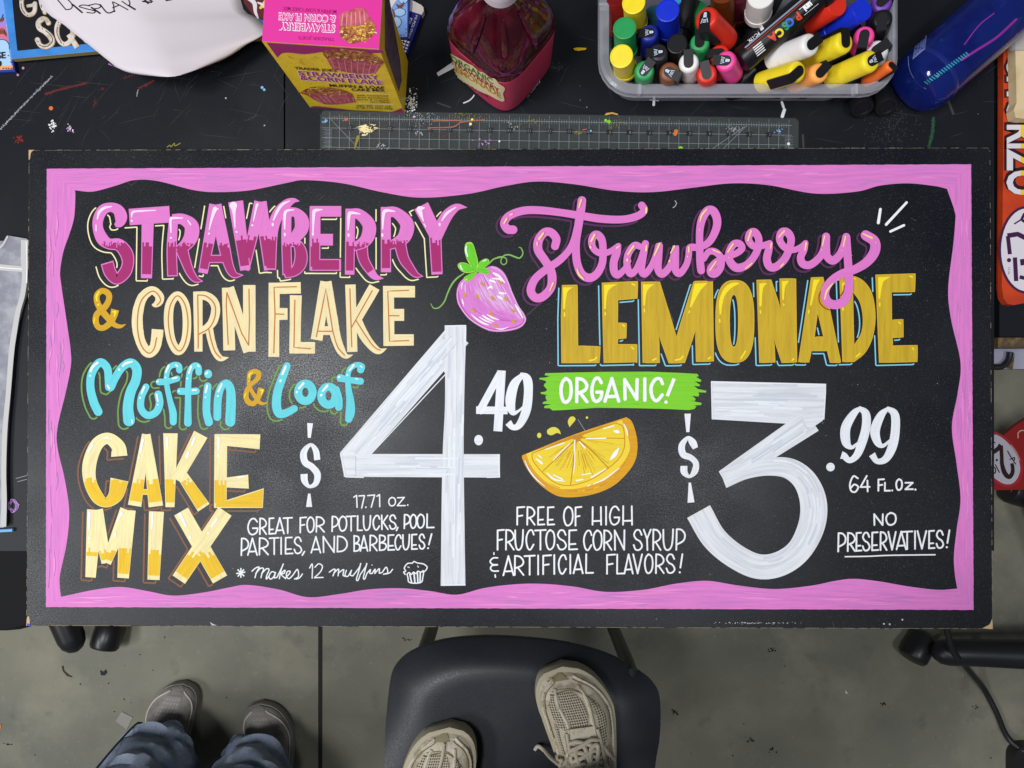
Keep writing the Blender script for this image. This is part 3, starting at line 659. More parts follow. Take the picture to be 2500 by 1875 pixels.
# small white lettering
p = Paint(SP); t_ = 'text_white'; p.reg(570, 1190, 4.424); ww = 17
p.row('G155-262 R285-355 E385-440 A455-545 T540-632 F720-785 O795-870 R895-980 P1065-1130 O1140-1222 T1222-1320 L1340-1390 U1405-1480 C1508-1578 K1600-1668 S1685-1755 ,1755-1780 P1845-1905 O1910-1975 O1985-2060 L2090-2165', (338, 287), (512, 432), t_, ww)
p.row('P85-160 A155-255 R280-375 T390-490 I510-520 E560-640 S655-735 ,735-775 A840-940 N970-1090 D1120-1228 B1300-1365 A1370-1448 R1475-1550 B1575-1650 E1670-1738 C1745-1810 U1830-1900 E1925-1985 S2005-2065 !2095-2140', (552, 503), (735, 660), t_, ww)
for t in ['80,875 80,970', '35,930 122,915', '48,890 112,955', '110,888 50,958', '1300,105 1330,85 1335,215', '1355,92 1415,88 1385,222', '1450,88 1525,82 1488,214', '1550,95 1578,76 1580,208', '1772,112 1845,108 1770,197 1855,196']: p.segs(t, t_, 1, w=14)
for x_, y in ((1430, 214), (1882, 190)): p.dot(x_, y, 9, t_)
p.glyph('O', 1677, 108, 1750, 200, t_, 14)
for t in ['200,905 240,870 278,862 250,915 232,975', '240,930 290,875 325,878 308,930 297,975', '305,930 355,880 385,888 360,950 355,990 385,955', '455,920 412,912 383,960 400,990 432,968 455,918 440,975 470,970', '470,970 520,870 540,822 515,890 495,985', '505,935 555,893 548,925 518,942 562,985', '560,980 605,930 612,905 580,912 572,960 600,985 640,950', '640,950 690,885 702,960 660,990', '680,990 715,975 745,935',
 '822,870 852,830 850,980', '880,862 920,825 960,850 940,910 875,975', '875,975 968,972', '1035,915 1080,885 1098,892 1075,955', '1085,925 1135,882 1130,955', '1140,920 1190,887 1183,945 1205,960', '1220,895 1205,945 1235,960 1275,895', '1275,895 1262,945 1290,955', '1290,955 1360,862 1375,817 1355,900 1328,990 1345,1003 1368,945', '1370,940 1430,852 1440,820 1420,900 1403,980 1420,985 1440,930', '1440,930 1480,887 1472,925 1495,930', '1495,932 1530,882 1525,930', '1525,930 1575,877 1575,925 1605,918', '1605,920 1650,862 1665,920 1620,938', '1645,935 1690,920 1718,885',
 '1855,940 1838,915 1860,903 1845,870 1880,822 1930,818 1950,800 1985,815 2030,822 2062,832 2092,862 2072,900 2040,912', '1875,935 1900,920 1920,940 1945,915 1970,930 1992,905 2020,915 2050,900', '1875,935 1885,980 1895,1022 1960,1035 2030,1022 2045,970 2055,915']: p.stroke(t, t_, 1, w=13)
for t in ['1905,940 1925,1030', '1950,930 1960,1032', '1987,925 1992,1028', '2018,915 2015,1025']: p.line(t, t_, 1, w=16)
for x_, y in ((1497, 838), (1885, 860), (1897, 865), (1990, 850), (1997, 860)): p.dot(x_, y, 6, t_)
p.reg(1190, 1220, 4.424); ww = 18
p.row('F320-400 R430-510 E545-615 E650-722', (78, 80), (270, 270), t_, ww); p.row('O825-922 F950-1015', (76, 78), (280, 280), t_, ww); p.row('H1135-1228 I1278-1285 G1320-1425 H1465-1562', (80, 68), (270, 270), t_, ww)
p.row('F108-180 R200-285 U300-385 C418-500 T515-630 O633-725 S755-850 E880-970', (325, 328), (540, 538), t_, ww); p.row('C1040-1125 O1143-1235 R1260-1340 N1375-1480', (332, 330), (545, 540), t_, ww); p.row('S1578-1670 Y1688-1768 R1790-1870 U1900-2005 P2040-2132', (325, 318), (545, 540), t_, ww)
p.stroke('110,628 62,630 30,665 55,698 108,702', t_, 1, w=16); p.stroke('108,704 50,712 34,745 62,770 118,770', t_, 1, w=16); p.line('70,574 70,590', t_, 1, w=14); p.line('83,812 86,836', t_, 1, w=16)
p.row('A172-282 R295-390 T400-512 I540-556 F600-688 I718-726 C768-850 I885-905 A930-1030 L1065-1142', (610, 588), (818, 790), t_, ww); p.row('F1290-1378 L1400-1472 A1480-1570 V1575-1670 O1700-1785 R1820-1905 S1932-2022 !2072-2106', (592, 588), (800, 790), t_, ww)
p.reg(1640, 900, 3.13); ww = 13
p.stroke('1422,838 1388,822 1362,880 1370,932 1402,942 1425,905 1395,885 1368,912', t_, 1, w=ww); p.segs('1490,820 1442,905 1512,903', t_, 1, w=ww); p.segs('1495,855 1497,938', t_, 1, w=ww)
for ch, a, b, c, d in (('F', 1578, 845, 1622, 933), ('L', 1628, 872, 1668, 933), ('O', 1715, 845, 1760, 928), ('Z', 1785, 872, 1842, 922), ('N', 1547, 1112, 1613, 1195), ('O', 1638, 1102, 1713, 1195)): p.glyph(ch, a, b, c, d, t_, ww)
p.dot(1685, 931, 7, t_); p.dot(1862, 924, 8, t_)
p.row('P1272-1328 R1345-1400 E1410-1450 S1458-1512 E1530-1578 R1595-1642 V1655-1712 A1718-1790 T1760-1838 I1856-1862 V1878-1945 E1965-2008 S2022-2075 !2098-2122', (1258, 1235), (1398, 1368), t_, ww)
p.stroke('1325,1437 1500,1434 1650,1427 1850,1424 2012,1422', t_, 1, w=10)
p.reg(2000, 0, 2.764)
for t in ['413,1412,18 399,1503,20', '590,1366,16 452,1515,18', '572,1520,16 480,1562,16']: p.stroke(t, 'white_paint', 1)
p.build('small_lettering', SIGN)

# LEMONADE
p = Paint(SP); p.reg(1350, 650, 4.916); G = 'olive_gold'
def ell(cx, cy, rx, ry, n, m=40, rev=False):
    out = []
    for k in range(m):
        a = 2*math.pi*k/m; c, s_ = math.cos(a), math.sin(a)
        out.append((cx+rx*math.copysign(abs(c)**(2/n), c), cy+ry*math.copysign(abs(s_)**(2/n), s_)))
    return out
LEM = [('112,230! 286,226! 292,250! 298,955! 568,965! 556,1157! 104,1160! 100,600!', ()), ('590,202! 1018,182! 1012,385! 778,405! 775,680! 882,685! 878,862! 778,872! 775,938! 1008,940! 1008,1140 1000,1148! 612,1158! 600,700!', ()),
 ('1062,190! 1280,188! 1482,845! 1690,190! 1710,180! 1915,178! 1928,1140! 1720,1145! 1710,770! 1580,1158! 1392,1162! 1272,830! 1278,1158! 1080,1158!', ()),
 (ell(2183, 662, 230, 492, 2.7), (ell(2172, 655, 54, 315, 2.4),)),
 ('2447,168! 2617,163! 2732,510! 2722,150! 2914,150! 2927,1152! 2747,1157! 2652,870! 2667,1152! 2480,1158!', ()),
 ('3100,138! 3242,132! 3275,300! 3452,1140! 3447,1157! 3327,1155! 3292,1015! 3102,1015! 3072,1152! 2947,1150!', ('3177,540! 3247,845! 3137,850!',)),
 ('3442,130! 3610,122 3742,195 3832,345 3868,600 3835,850 3745,1035 3615,1145! 3477,1148!', ('3597,300! 3685,430 3722,620 3702,800 3612,955!',)),
 ('3874,105! 4350,90! 4342,305! 4062,310! 4065,645! 4202,638! 4204,850! 4074,858! 4077,955! 4374,950! 4372,1145! 3917,1157!', ())]
for o, h in LEM: p.poly(o, G, 1, holes=h, rec=True, rot=1.571)
for o, h in LEM:   # brighter marker outline round each letter
    for l in (o, *h):
        pts = rpath(l) if isinstance(l, str) else l
        p.stroke([(*q, 9) for q in pts]+[(*pts[0], 9)], 'olive_rim', 2, smooth=False)
p.r = (0, 0, 1); p.shade('sky_line', -8.5, 7, 3.1, 4.4, keep=lambda x, y: y > 655)
p.reg(1350, 650, 4.916); Y = 'lemon_yellow'
for t in ['120,255! 243,252! 180,300 155,400 145,515! 125,517!', '615,222! 772,215! 685,270 648,350 635,512! 615,512!', '1080,217! 1215,215! 1145,275 1118,350 1105,472! 1085,472!', '1700,207! 1855,200! 1765,300 1660,492! 1640,490!', '2000,580! 1995,420 2040,290 2110,215 2200,195 2240,208! 2140,262 2065,350 2035,450 2018,580!',
 '2477,205! 2572,203! 2520,270 2502,480! 2477,482!', '2747,180! 2832,175! 2787,250 2772,402! 2752,402!', '3127,162! 3205,158! 3160,250 3102,472! 3084,472!', '3902,130! 4054,125! 3972,180 3947,250 3927,390! 3907,390!', '3470,200! 3505,190 3500,270 3478,360!']: p.poly(t, Y, 3)
for t in ['138,560 140,598', '628,560 628,582', '952,212 982,226', '838,705 858,718', '945,970 968,992', '1098,518 1098,545', '1640,538 1632,556', '2000,640 2003,668', '440,1132 500,1120 525,1092', '1195,1128 1238,1108', '1470,1126 1530,1115 1562,1080', '1865,1112 1890,1092', '2490,535 2490,560', '2770,455 2770,465', '3072,530 3068,560', '3480,500 3483,525', '3922,445 3922,475', '4285,118 4312,130', '4150,672 4170,688', '4318,982 4328,1000', '3640,1085 3685,1045', '2255,1108 2310,1020', '2870,1128 2890,1112', '3612,148 3622,150']: p.stroke(t, Y, 3, w=18, smooth=False)
p.build('lemonade_lettering', SIGN)

# script "strawberry"
p = Paint(SP, .0012); p.reg(1210, 470, 4.424); k_ = 'pink_script'
p.stroke('190,402,92 130,395,92 92,330,86 150,250,88 300,196,86 480,192,84 700,216,80 920,250,84 1150,285,86 1380,290,82 1540,250,82 1605,190,80 1578,138,80', k_, 1, rec=True)
p.stroke('642,580,86 655,500,90 600,432,90 530,430,90 466,510,96 460,620,96 530,730,92 592,830,92 610,930,96 590,1040,92 500,1130,92 420,1130,92 380,1050,92 430,930,86 560,820,84 680,740,82 780,640,76 850,520,84 895,350,88', k_, 2, rec=True)
p.stroke('932,86,92 920,190,94 895,350,90 870,520,86 868,650,86 882,770,86 930,880,90 1010,922,92 1092,880,86 1150,770,82 1160,640,80 1150,520,82 1108,460,86 1062,462,80 1037,530,78 1060,610,70 1130,655,70 1230,640,66 1325,578,64', k_, 3, rec=True)
p.stroke('1328,575,60 1308,650,84 1276,750,86 1280,850,86 1320,890,78 1390,830,62 1440,740,50', k_, 4, rec=True)
p.stroke('1575,590,66 1500,572,76 1430,670,76 1420,790,76 1455,875,80 1512,840,70 1565,730,70 1600,620,66', k_, 4, rec=True)
p.stroke('1618,552,76 1592,700,76 1576,840,76 1612,880,76 1680,800,70 1732,680,70 1768,562,74 1760,700,80 1755,830,82 1802,880,82 1880,800,76 1922,680,70 1945,585,70 1942,720,80 1945,840,80 1992,872,76 2060,780,70 2085,680,70 2098,590,66 2190,592,66', k_, 5, rec=True)
p.reg(1680, 470, 4.424)
p.stroke('15,596,70 130,588,74 230,530,80 300,400,86 312,290,90 272,200,92 208,196,90 150,290,88 125,420,80 125,600,80 130,750,84 140,842,84', k_, 6, rec=True)
p.stroke('172,720,56 220,642,70 290,640,74 350,700,76 352,800,80 300,870,88 250,872,82 243,820,76 300,752,72 380,715,70 440,692,66', k_, 7, rec=True)
p.stroke('430,695,66 530,652,70 582,600,76 552,552,76 490,560,80 442,650,80 450,740,86 520,812,92 620,790,86 700,710,80 752,610,80 762,500,80 720,430,86 670,440,82 652,510,78 700,575,76 770,582,70 850,560,70 882,548,68', k_, 8, rec=True)
p.stroke('884,550,64 870,620,82 850,720,86 880,800,88 950,802,86 1040,720,86 1092,610,82 1112,500,82 1070,430,88 1010,430,84 988,510,78 1040,590,76 1130,622,66 1215,590,64 1268,545,62', k_, 9, rec=True)
p.stroke('1268,545,62 1250,620,76 1215,700,82 1240,770,86 1320,780,84 1420,700,80 1470,600,80 1490,476,84', k_, 10, rec=True)
p.stroke('1490,476,86 1490,600,86 1502,690,86 1562,735,90 1632,680,86 1680,580,80 1708,480,84', k_, 11, rec=True)
p.stroke('1708,480,86 1716,600,88 1726,740,88 1736,900,92 1732,1060,92 1682,1170,96 1592,1212,98 1508,1180,96 1478,1080,90 1530,970,86 1650,880,86 1800,830,92 1930,750,102 2012,640,112 2012,530,112 1918,462,108', k_, 12, rec=True)
p.r = (0, 0, 1); p.shade('plum_line', -9, 6.5, 5, 2.5, keep=lambda x, y: not (x > 1990 and y > 688))
p.reg(1800, 650, 4.916); p.stroke('1040,250 985,340 988,430 1040,495 1102,525', 'red_line', 0, w=12); p.stroke('1285,230 1275,300 1240,355', 'red_line', 0, w=12)
mat('peach_line', '#f6d78b', .5); h_ = 'peach_line'; p.reg(1210, 470, 4.424)
for t in ['90,335,14 118,285,20', '158,242,16 180,232,16', '900,160,14 925,80,20', '1625,215,22 1628,170,22', '470,500,24 515,440,18', '448,565,16 450,540,16', '585,1060,10 620,980,20', '880,825,12 900,885,22 950,935,14', '1032,525,22 1070,455,22', '1022,585,22 1026,595,22', '1305,600,14 1335,580,14', '1430,665,18 1490,580,22', '1420,735,22 1424,722,22', '1625,625,20 1630,575,18', '1715,680,14 1770,555,24', '1890,655,12 1930,580,20', '1875,742,20 1880,735,20', '2085,640,18 2087,590,18', '2073,692,14 2075,690,14']: p.stroke(t, h_, 20)
p.reg(1680, 470, 4.424)
for t in ['128,310,12 150,240,22 205,178,12', '120,400,12 122,402,12', '270,620,14 345,650,14', '235,840,16 300,745,14', '430,640,16 485,555,18', '645,515,18 680,415,22', '890,600,14 900,550,18', '620,820,14 690,765,14', '980,480,14 1040,415,18', '1000,800,14 1030,770,14', '1262,620,14 1275,545,20', '1450,570,14 1475,470,16', '1675,580,14 1700,475,16', '1890,445,14 1985,490,22', '1475,1150,14 1500,1060,22 1560,985,12', '438,705,10 441,704,10', '1438,620,10 1440,619,10', '1660,630,10 1662,629,10', '2028,538,10 2030,539,10', '1622,945,10 1625,944,10', '676,550,10 678,551,10', '988,545,10 990,545,10']: p.stroke(t, h_, 20)
p.build('script_lettering', SIGN)

# strawberry, banner, lemon
p = Paint(SP); p.reg(1040, 580, 6.912)
body = '620,705 545,800 515,940 525,1060 565,1170 700,1350 870,1480 1060,1570 1250,1592 1480,1560 1620,1500 1690,1390 1660,1290 1560,1140 1460,920 1400,760 1330,610 1230,515 1120,480 1020,510 900,590 750,640'
p.poly(body, 'berry_pink', 1, rot=.9)
def flow(u, t):   # u across 0..1, t along 0..1 from the leaves to the tip
    a = np.array([640+480*u, 720-180*u]); b = np.array([560+880*u, 1150-240*u]); c = np.array([900+560*u, 1480-330*u]); d = np.array([1640., 1410.])
    return a*(1-t)**3+3*b*t*(1-t)**2+3*c*t*t*(1-t)+d*t**3
for i in range(240):
    u = random.uniform(.03, .97); t0 = random.uniform(0, .75); t1 = min(t0+random.uniform(.1, .35), .96)
    k = u*.9-(t0+t1)*.38+random.uniform(-.18, .18); m = 'berry_pale' if k > .06 else ('berry_deep' if k < -.42 else 'berry_pink')
    if random.random() < .08: m = 'berry_deep'
    ps = [flow(u, t0+(t1-t0)*j/4) for j in range(5)]; w0 = random.uniform(6, 20) if m != 'berry_deep' else random.uniform(3, 9)
    p.stroke([(q[0], q[1], w0*math.sin(math.pi*(j+.6)/5.2)) for j, q in enumerate(ps)], m, 2)
mat('berry_white', '#f9eef8', .5)
p.stroke('640,735,10 545,840,30 540,960,34 590,1150,34 720,1330,30 880,1455,28 1060,1540,30 1250,1560,34 1480,1525,34 1620,1460,30 1660,1380,20', 'berry_deep', 3)
p.stroke('650,730,20 560,830,18 530,950,16 560,1120,14 700,1330,16 870,1460,18 1060,1550,18 1250,1572,18 1480,1540,16 1610,1485,16 1675,1390,18 1640,1290,16 1540,1130,16 1440,910,18 1385,760,18 1310,620,20 1210,530,24 1110,500,24', 'berry_pale', 4)
for t in ['760,1290,8 850,1370,26 960,1440,30 1060,1475,12', '900,1340,10 1000,1400,26 1110,1440,10', '950,1310,16 1040,1370,36 1150,1420,10', '1030,1300,12 1120,1350,30 1240,1390,8', '1140,600,30 1230,650,44 1330,760,16', '1120,690,20 1230,700,26 1280,740,10', '1080,720,30 1140,740,34 1180,755,12', '1040,860,18 1090,830,40 1110,850,30', '1240,930,30 1295,945,36', '1215,990,24 1260,1020,36 1290,1040,14', '1310,935,20 1340,945,20', '1505,1130,16 1560,1220,34 1630,1350,18', '1180,1535,10 1280,1545,20 1385,1512,8', '610,1040,14 625,1100,22 640,1160,8', '600,860,10 610,790,16 625,765,8']: p.stroke(t, 'berry_white', 5)
for x_, y, a in ((955, 785, .95), (1252, 755, .95), (652, 968, 1.3), (865, 990, 1.0), (1120, 1025, .7), (1348, 1038, .9), (797, 1230, .85), (1100, 1288, .9), (1465, 1235, .6), (1478, 1418, .6), (1165, 1485, .3)):
    d = np.array([math.cos(a), math.sin(a)])*28; p.stroke([(x_-d[0], y-d[1], 34), (x_, y, 46), (x_+d[0], y+d[1], 36)], 'seed_gold', 6)
for t in ['640,605,16 520,690,28 430,800,28 360,950,24 310,1080,22 220,1180,20 130,1190,16 80,1115,10', '960,530,14 1060,440,24 1150,360,24 1290,325,22', '1210,330,18 1290,325,20 1355,360,18 1355,430,18 1300,455,18 1262,400,18 1310,310,22 1400,290,24 1500,325,26 1580,345,24 1635,270,20 1610,185,18 1568,162,10']: p.stroke(t, 'tendril', 0 if t[0] == '6' else 1)
for t, d in (('840,560 720,430 655,250 665,110 730,75 795,110 850,280 880,430', '830,540,60 770,380,90 725,160,60'), ('850,560 700,600 590,560 535,480 570,425 680,430 780,500', '800,540,40 660,510,70 590,480,50'), ('870,560 890,430 980,362 1050,365 1062,420 960,520', '880,530,40 960,440,50 1020,400,40'), ('840,550 1000,510 1070,575 1040,620 940,605', '880,560,40 1030,578,30'), ('860,570 830,640 720,740 640,710 670,650', '830,600,50 700,690,40')):
    p.poly(t, 'leaf_edge', 7); 
    q = [tuple(float(x_) for x_ in a.split(',')) for a in d.split()]; p.stroke(d, 'leaf_green', 8)
    r_ = np.array(rpath(t)); c_ = r_.mean(0); p.poly([tuple(c_+(a-c_)*.86) for a in r_], 'leaf_green', 8, rot=.8)
for t in ['680,150,22 672,220,28 705,320,16', '580,470,22 590,510,22 620,545,12', '960,400,12 1010,378,16', '690,700,14 680,705,14']: p.stroke(t, 'white_paint', 9)
p.build('strawberry_picture', SIGN)

p = Paint(SP); p.reg(1260, 890, 4.608)
p.poly([tuple(float(x_) for x_ in a.split(',')) for a in '330,97 600,90 1000,82 1500,80 1850,94 2040,105 2055,130 2025,140 2085,175 2075,195 2010,188 2070,230 2060,245 2000,238 2045,275 2140,295 2135,315 2050,312 2060,340 2050,360 1980,352 2020,385 2010,410 1960,405 2088,432 2080,455 1995,460 2030,470 2005,500 1940,512 1700,500 1300,490 900,487 560,510 410,517 380,492 315,490 320,465 400,448 300,442 300,425 350,405 335,385 330,352 350,342 280,330 275,312 330,305 350,282 310,238 320,215 340,205 330,182 260,165 265,150 330,146 382,130 320,120'.split()], 'organic_green', 1)
mat('green_dark', '#63b022', .5)
for i in range(26):
    x_ = random.uniform(380, 1700); y = random.uniform(110, 490); p.line(f'{x_},{y} {x_+random.uniform(60,300)},{y+random.uniform(-4,4)}', 'green_dark', 2, w=random.uniform(1.5, 4))
for ch, a, b, c, d in (('O', 505, 158, 620, 425), ('R', 682, 158, 798, 418), ('G', 850, 152, 965, 415), ('A', 1000, 158, 1155, 412), ('N', 1222, 170, 1362, 388), ('I', 1440, 160, 1456, 400), ('C', 1515, 155, 1648, 405)): p.glyph(ch, a, b, c, d, 'white_paint', 38, 3)
p.line('1778,158 1700,355', 'white_paint', 3, w=38, cap='b'); p.dot(1687, 422, 19, 'white_paint', 3)
p.build('banner_lettering', SIGN)

p = Paint(SP); p.reg(1260, 890, 4.608)
p.poly('68,1022! 640,792 1240,592! 1300,640 1350,780 1366,930 1340,1080 1250,1220 1100,1360 900,1450 680,1490 480,1482 330,1400 200,1280 110,1150 66,1050!', 'rind', 1)
p.poly('115,1005! 1190,622! 1235,740 1272,860 1275,980 1200,1110 1080,1230 900,1335 700,1392 500,1398 350,1330 230,1220 150,1110!', 'pith', 2)
p.poly('180,1000! 680,800 1130,655! 1200,700 1222,830 1215,950 1150,1070 1030,1175 850,1290 620,1360 450,1335 300,1220 200,1100!', 'flesh', 3)
p.stroke('180,1000 190,1080 300,1220 450,1335 620,1360 850,1290 1030,1170 1150,1065 1212,950 1220,830 1200,700 1130,660', 'flesh_line', 4, w=9)
p.stroke('180,998,8 420,905,16 640,820,24 860,745,16 1130,655,8', 'flesh_line', 4)
for t in ['690,830,20 300,1200,9', '680,830,18 645,1100,12 612,1352,10', '690,830,20 860,980,12 1040,1168,12', '690,825,16 1000,828,9 1222,830,9']: p.stroke(t, 'flesh_line', 4)
for i in range(52):
    a = random.uniform(.02, 2.75); r0 = random.uniform(60, 200); r1 = r0+random.uniform(120, 330); lim = 560-abs(a-1.2)*60
    r1 = min(r1, lim-90); c_, s_ = math.cos(a-.12), math.sin(a-.12)
    if r1-r0 > 50 and 830+r1*s_ > 1000-.34*(690+r1*c_-180)+40: p.line([(690+r0*c_, 830+r0*s_, 3), (690+r1*c_, 830+r1*s_, 3)], random.choice(['flesh_line', 'flesh_line', 'pith']), 5, w=random.uniform(2, 5))
p.poly('650,800! 760,800! 700,870! 640,850!', 'flesh_line', 5)
for t in ['98,1080,8 150,1190,14 230,1290,12 325,1368,6', '870,1345,8 1000,1285,16 1160,1165,8', '805,1368,8 835,1352,10', '350,1220,10 430,1290,20 550,1312,8', '420,1240,12 520,1290,16', '1060,1070,14 1110,1010,46 1155,940,12', '1100,745,12 1140,755,40 1160,760,14', '985,720,10 1100,688,14', '1215,670,8 1245,740,16 1258,800,8', '790,830,12 1010,828,14', '330,955,8 540,880,12', '605,885,8 480,1010,12 415,1080,8', '660,850,14 660,1100,10 645,1230,6', '715,870,12 775,938,18', '845,1270,16 1010,1172,10', '680,1305,16 750,1292,14', '740,1240,10 840,1222,12', '230,1060,14 290,1110,26', '250,1020,10 285,1045,16']: p.stroke(t, 'white_paint', 6)
for i in range(16):
    a = random.uniform(.2, 2.4); p.stroke([(690+610*math.cos(a-.15+k*.05), 800+610*math.sin(a-.15+k*.05)*1.02, random.uniform(2, 9)) for k in range(4)], random.choice(['flesh_line', 'pith']), 2)
Y = 'lemon_yellow'; mat('drop_yellow', '#d9cf3f', .5); Y = 'drop_yellow'
p.dot(260, 797, 24, Y, 1, ry=30); p.dot(797, 597, 14, Y, 1); p.poly('350,740 390,710 440,705 485,735 505,785! 460,770 400,795 355,780', Y, 1); p.poly('582,640 610,590 650,588 668,620 630,670 600,705!', Y, 1)
p.build('lemon_picture', SIGN)
# ------------------------------------------------------------------ tables
mat('table_black', (.0085, .010, .014), .45, .2, bump=(420, .35), mott=[((.024, .025, .028), 6, .5, .75, .6), ((.05, .05, .052), 160, .66, .74, .5)])
mat('steel_black', (.012, .012, .014), .4, .5); mat('plastic_black', (.014, .014, .016), .42, .5)
mat('chalk', '#a4a7ab', .9); mat('red_dull', '#4a1f1e', .8); mat('red_smear', '#7c231d', .8); mat('orange_blob', '#d8702c', .6); mat('scratch', (.040, .042, .047), .7)
mat('pale_blue', '#7fb4e6', .6); mat('violet', '#b78ad0', .6); mat('moss', '#2c6b3d', .8); mat('moss_dull', '#1c3d28', .8); mat('mud_yellow', '#8b8335', .8); mat('orange_dull', '#a9654a', .7); mat('white_blob', '#e6e6e8', .5); mat('pinkdot', '#c98aa0', .6)
mat('edge_brown', '#4a3b2b', .7, mott=[('#6f5b35', 60, .45, .6)])
def table(label, u0, u1, v0=-260, v1=1345):
    x0, y1, _ = P(u0, v0, ZT); x1, y0, _ = P(u1, v1, ZT)
    t = thing('work_table', label, 'table', ((x0+x1)/2, (y0+y1)/2, 0))
    bm = bmesh.new(); box(bm, x0, x1, y0, y1, ZT-.028, ZT); fin('tabletop', bm, 'table_black', t, bevel=.0025)
    for a in (x0+.09, x1-.09):
        for b in (y0+.17, y1-.09):
            bm = bmesh.new(); box(bm, a-.02, a+.02, b-.02, b+.02, 0, ZT-.028); fin('table_leg', bm, 'steel_black', t, bevel=.004)
    bm = bmesh.new(); box(bm, x0+.05, x1-.05, y0+.15, y0+.18, ZT-.09, ZT-.028); fin('apron', bm, 'steel_black', t)
    return t
TL = table('left black worktop scratched and flecked with red and white paint, under the curled paper', -560, 692.5)
TR = table('right black worktop under the clear ruler and the tub of markers', 696.5, 2427)
p = Paint(flatmap(ZT)); p.reg(0, 0, 3.16)
for t, m, w, n_ in (('0,1000 200,790 400,590', 'chalk', 12, 420), ('350,725 420,705', 'red_smear', 24, 60), ('430,700 670,640', 'red_smear', 20, 150), ('940,610 1040,565', 'red_smear', 20, 40), ('1072,682 1190,622', 'red_smear', 16, 90), ('1065,690 1055,745', 'chalk', 5, 30), ('725,770 735,790 720,826', 'red_smear', 26, 30), ('1890,935 1990,885', 'scratch', 16, 60), ('830,490 915,522', 'violet', 8, 40), ('770,690 800,685', 'red_smear', 16, 18)): p.dusty(t, m, 1, w, n_, .95)
p.stroke('5,995 395,595', 'scratch', 0, w=9); p.stroke('350,725 430,700 660,642', 'red_dull', 0, w=14, wob=.6); p.stroke('1075,680 1180,626', 'red_dull', 0, w=10, wob=.6)
for x_, y, r, m in ((393, 835, 16, 'orange_blob'), (2022, 675, 11, 'pale_blue'), (2038, 692, 10, 'pale_blue'), (1742, 757, 7, 'chalk'), (2040, 968, 6, 'chalk'), (178, 525, 10, 'pinkdot'), (137, 578, 9, 'pinkdot')): p.dot(x_, y, r, m, 1)
for i in range(26): p.dot(405+random.gauss(0, 12), 965+random.gauss(0, 22), random.uniform(3, 9), 'white_blob', 2, n=6)
for i in range(22): p.dot(540+random.gauss(0, 12), 995+random.gauss(0, 16), random.uniform(3, 7), random.choice(['white_blob', 'pinkdot', 'violet']), 2, n=6)
for i in range(30): p.dot(140+random.gauss(0, 16), 1070+random.gauss(0, 16), random.uniform(2, 8), 'red_smear', 1, n=6)
p.stroke('1290,1135 1310,1120 1320,1132 1345,1105 1350,1125 1390,1105', 'mud_yellow', 1, w=7)
p.reg(0, 1080, 3.457)
for k in range(4): p.stroke([(108+52*math.cos(a+k*1.7)*(.45+.5*((k+j)%3)/2)+random.uniform(-6, 6), 535+58*math.sin(a+k*1.7)*(.5+.5*(j%2)), 4) for j, a in enumerate(q*.9 for q in range(9))], 'violet', 2+k, w=4.5)
p.line('135,305 225,280', 'chalk', 1, w=4); p.line('148,332 225,312', 'chalk', 1, w=4)
p.r = (0, 0, 1)
for i in range(85):
    u = random.uniform(0, 680); v = random.uniform(60, 360); a = random.choice([-.9, -.8, -1.1, .1, random.uniform(-3, 0)]); l = random.uniform(15, 120); c_ = random.uniform(-6, 6)
    p.stroke([(u, v, .3), (u+l/2*math.cos(a)+c_, v+l/2*math.sin(a), .8), (u+l*math.cos(a), v+l*math.sin(a), .3)], 'scratch', 0)
p.build('paint_stain', TL)
p = Paint(flatmap(ZT)); p.r = (0, 0, 1)
p.stroke('2268,357 2276,325 2279,288', 'moss_dull', 0, w=8, wob=.5); p.dusty('2268,357 2276,325 2279,288', 'moss', 1, 9, 80, .9); p.stroke('2311,236 2327,277', 'scratch', 1, w=6); p.stroke('1068,251 1100,262', 'scratch', 0, w=3)
for i in range(90): p.dot(1004+random.gauss(0, 7), 250+random.gauss(0, 12), random.uniform(.8, 2.4), 'white_blob', 1, n=6)
for i in range(120): p.dot(1362+random.gauss(0, 12), 163+random.gauss(0, 6), random.uniform(.5, 1.5), 'scratch', 1, n=5)
for i in range(260): p.dot(2180+random.gauss(0, 34), 315+random.gauss(0, 30), random.uniform(.5, 1.6), 'scratch', 1, n=5)
for t, w in (('1597,237 1596,256', 6), ('1909,250 1913,262', 6), ('1915,268 1910,284', 8), ('1587,244 1608,246', 2)): p.line(t, 'white_blob', 3, w=w)
for i in range(70):
    u = random.uniform(700, 2420); v = random.uniform(100, 355); a = random.uniform(-3, 0); l = random.uniform(10, 80)
    p.stroke([(u, v, .3), (u+l/2*math.cos(a)+random.uniform(-4, 4), v+l/2*math.sin(a), .8), (u+l*math.cos(a), v+l*math.sin(a), .3)], 'scratch', 0)
for i in range(40): p.dot(random.uniform(700, 2420), random.uniform(100, 355), random.uniform(.6, 1.5), random.choice(['scratch', 'chalk']), 1, n=5)
p.stroke('1960,330 1962,362', 'scratch', 0, w=5); p.build('paint_stain', TR)

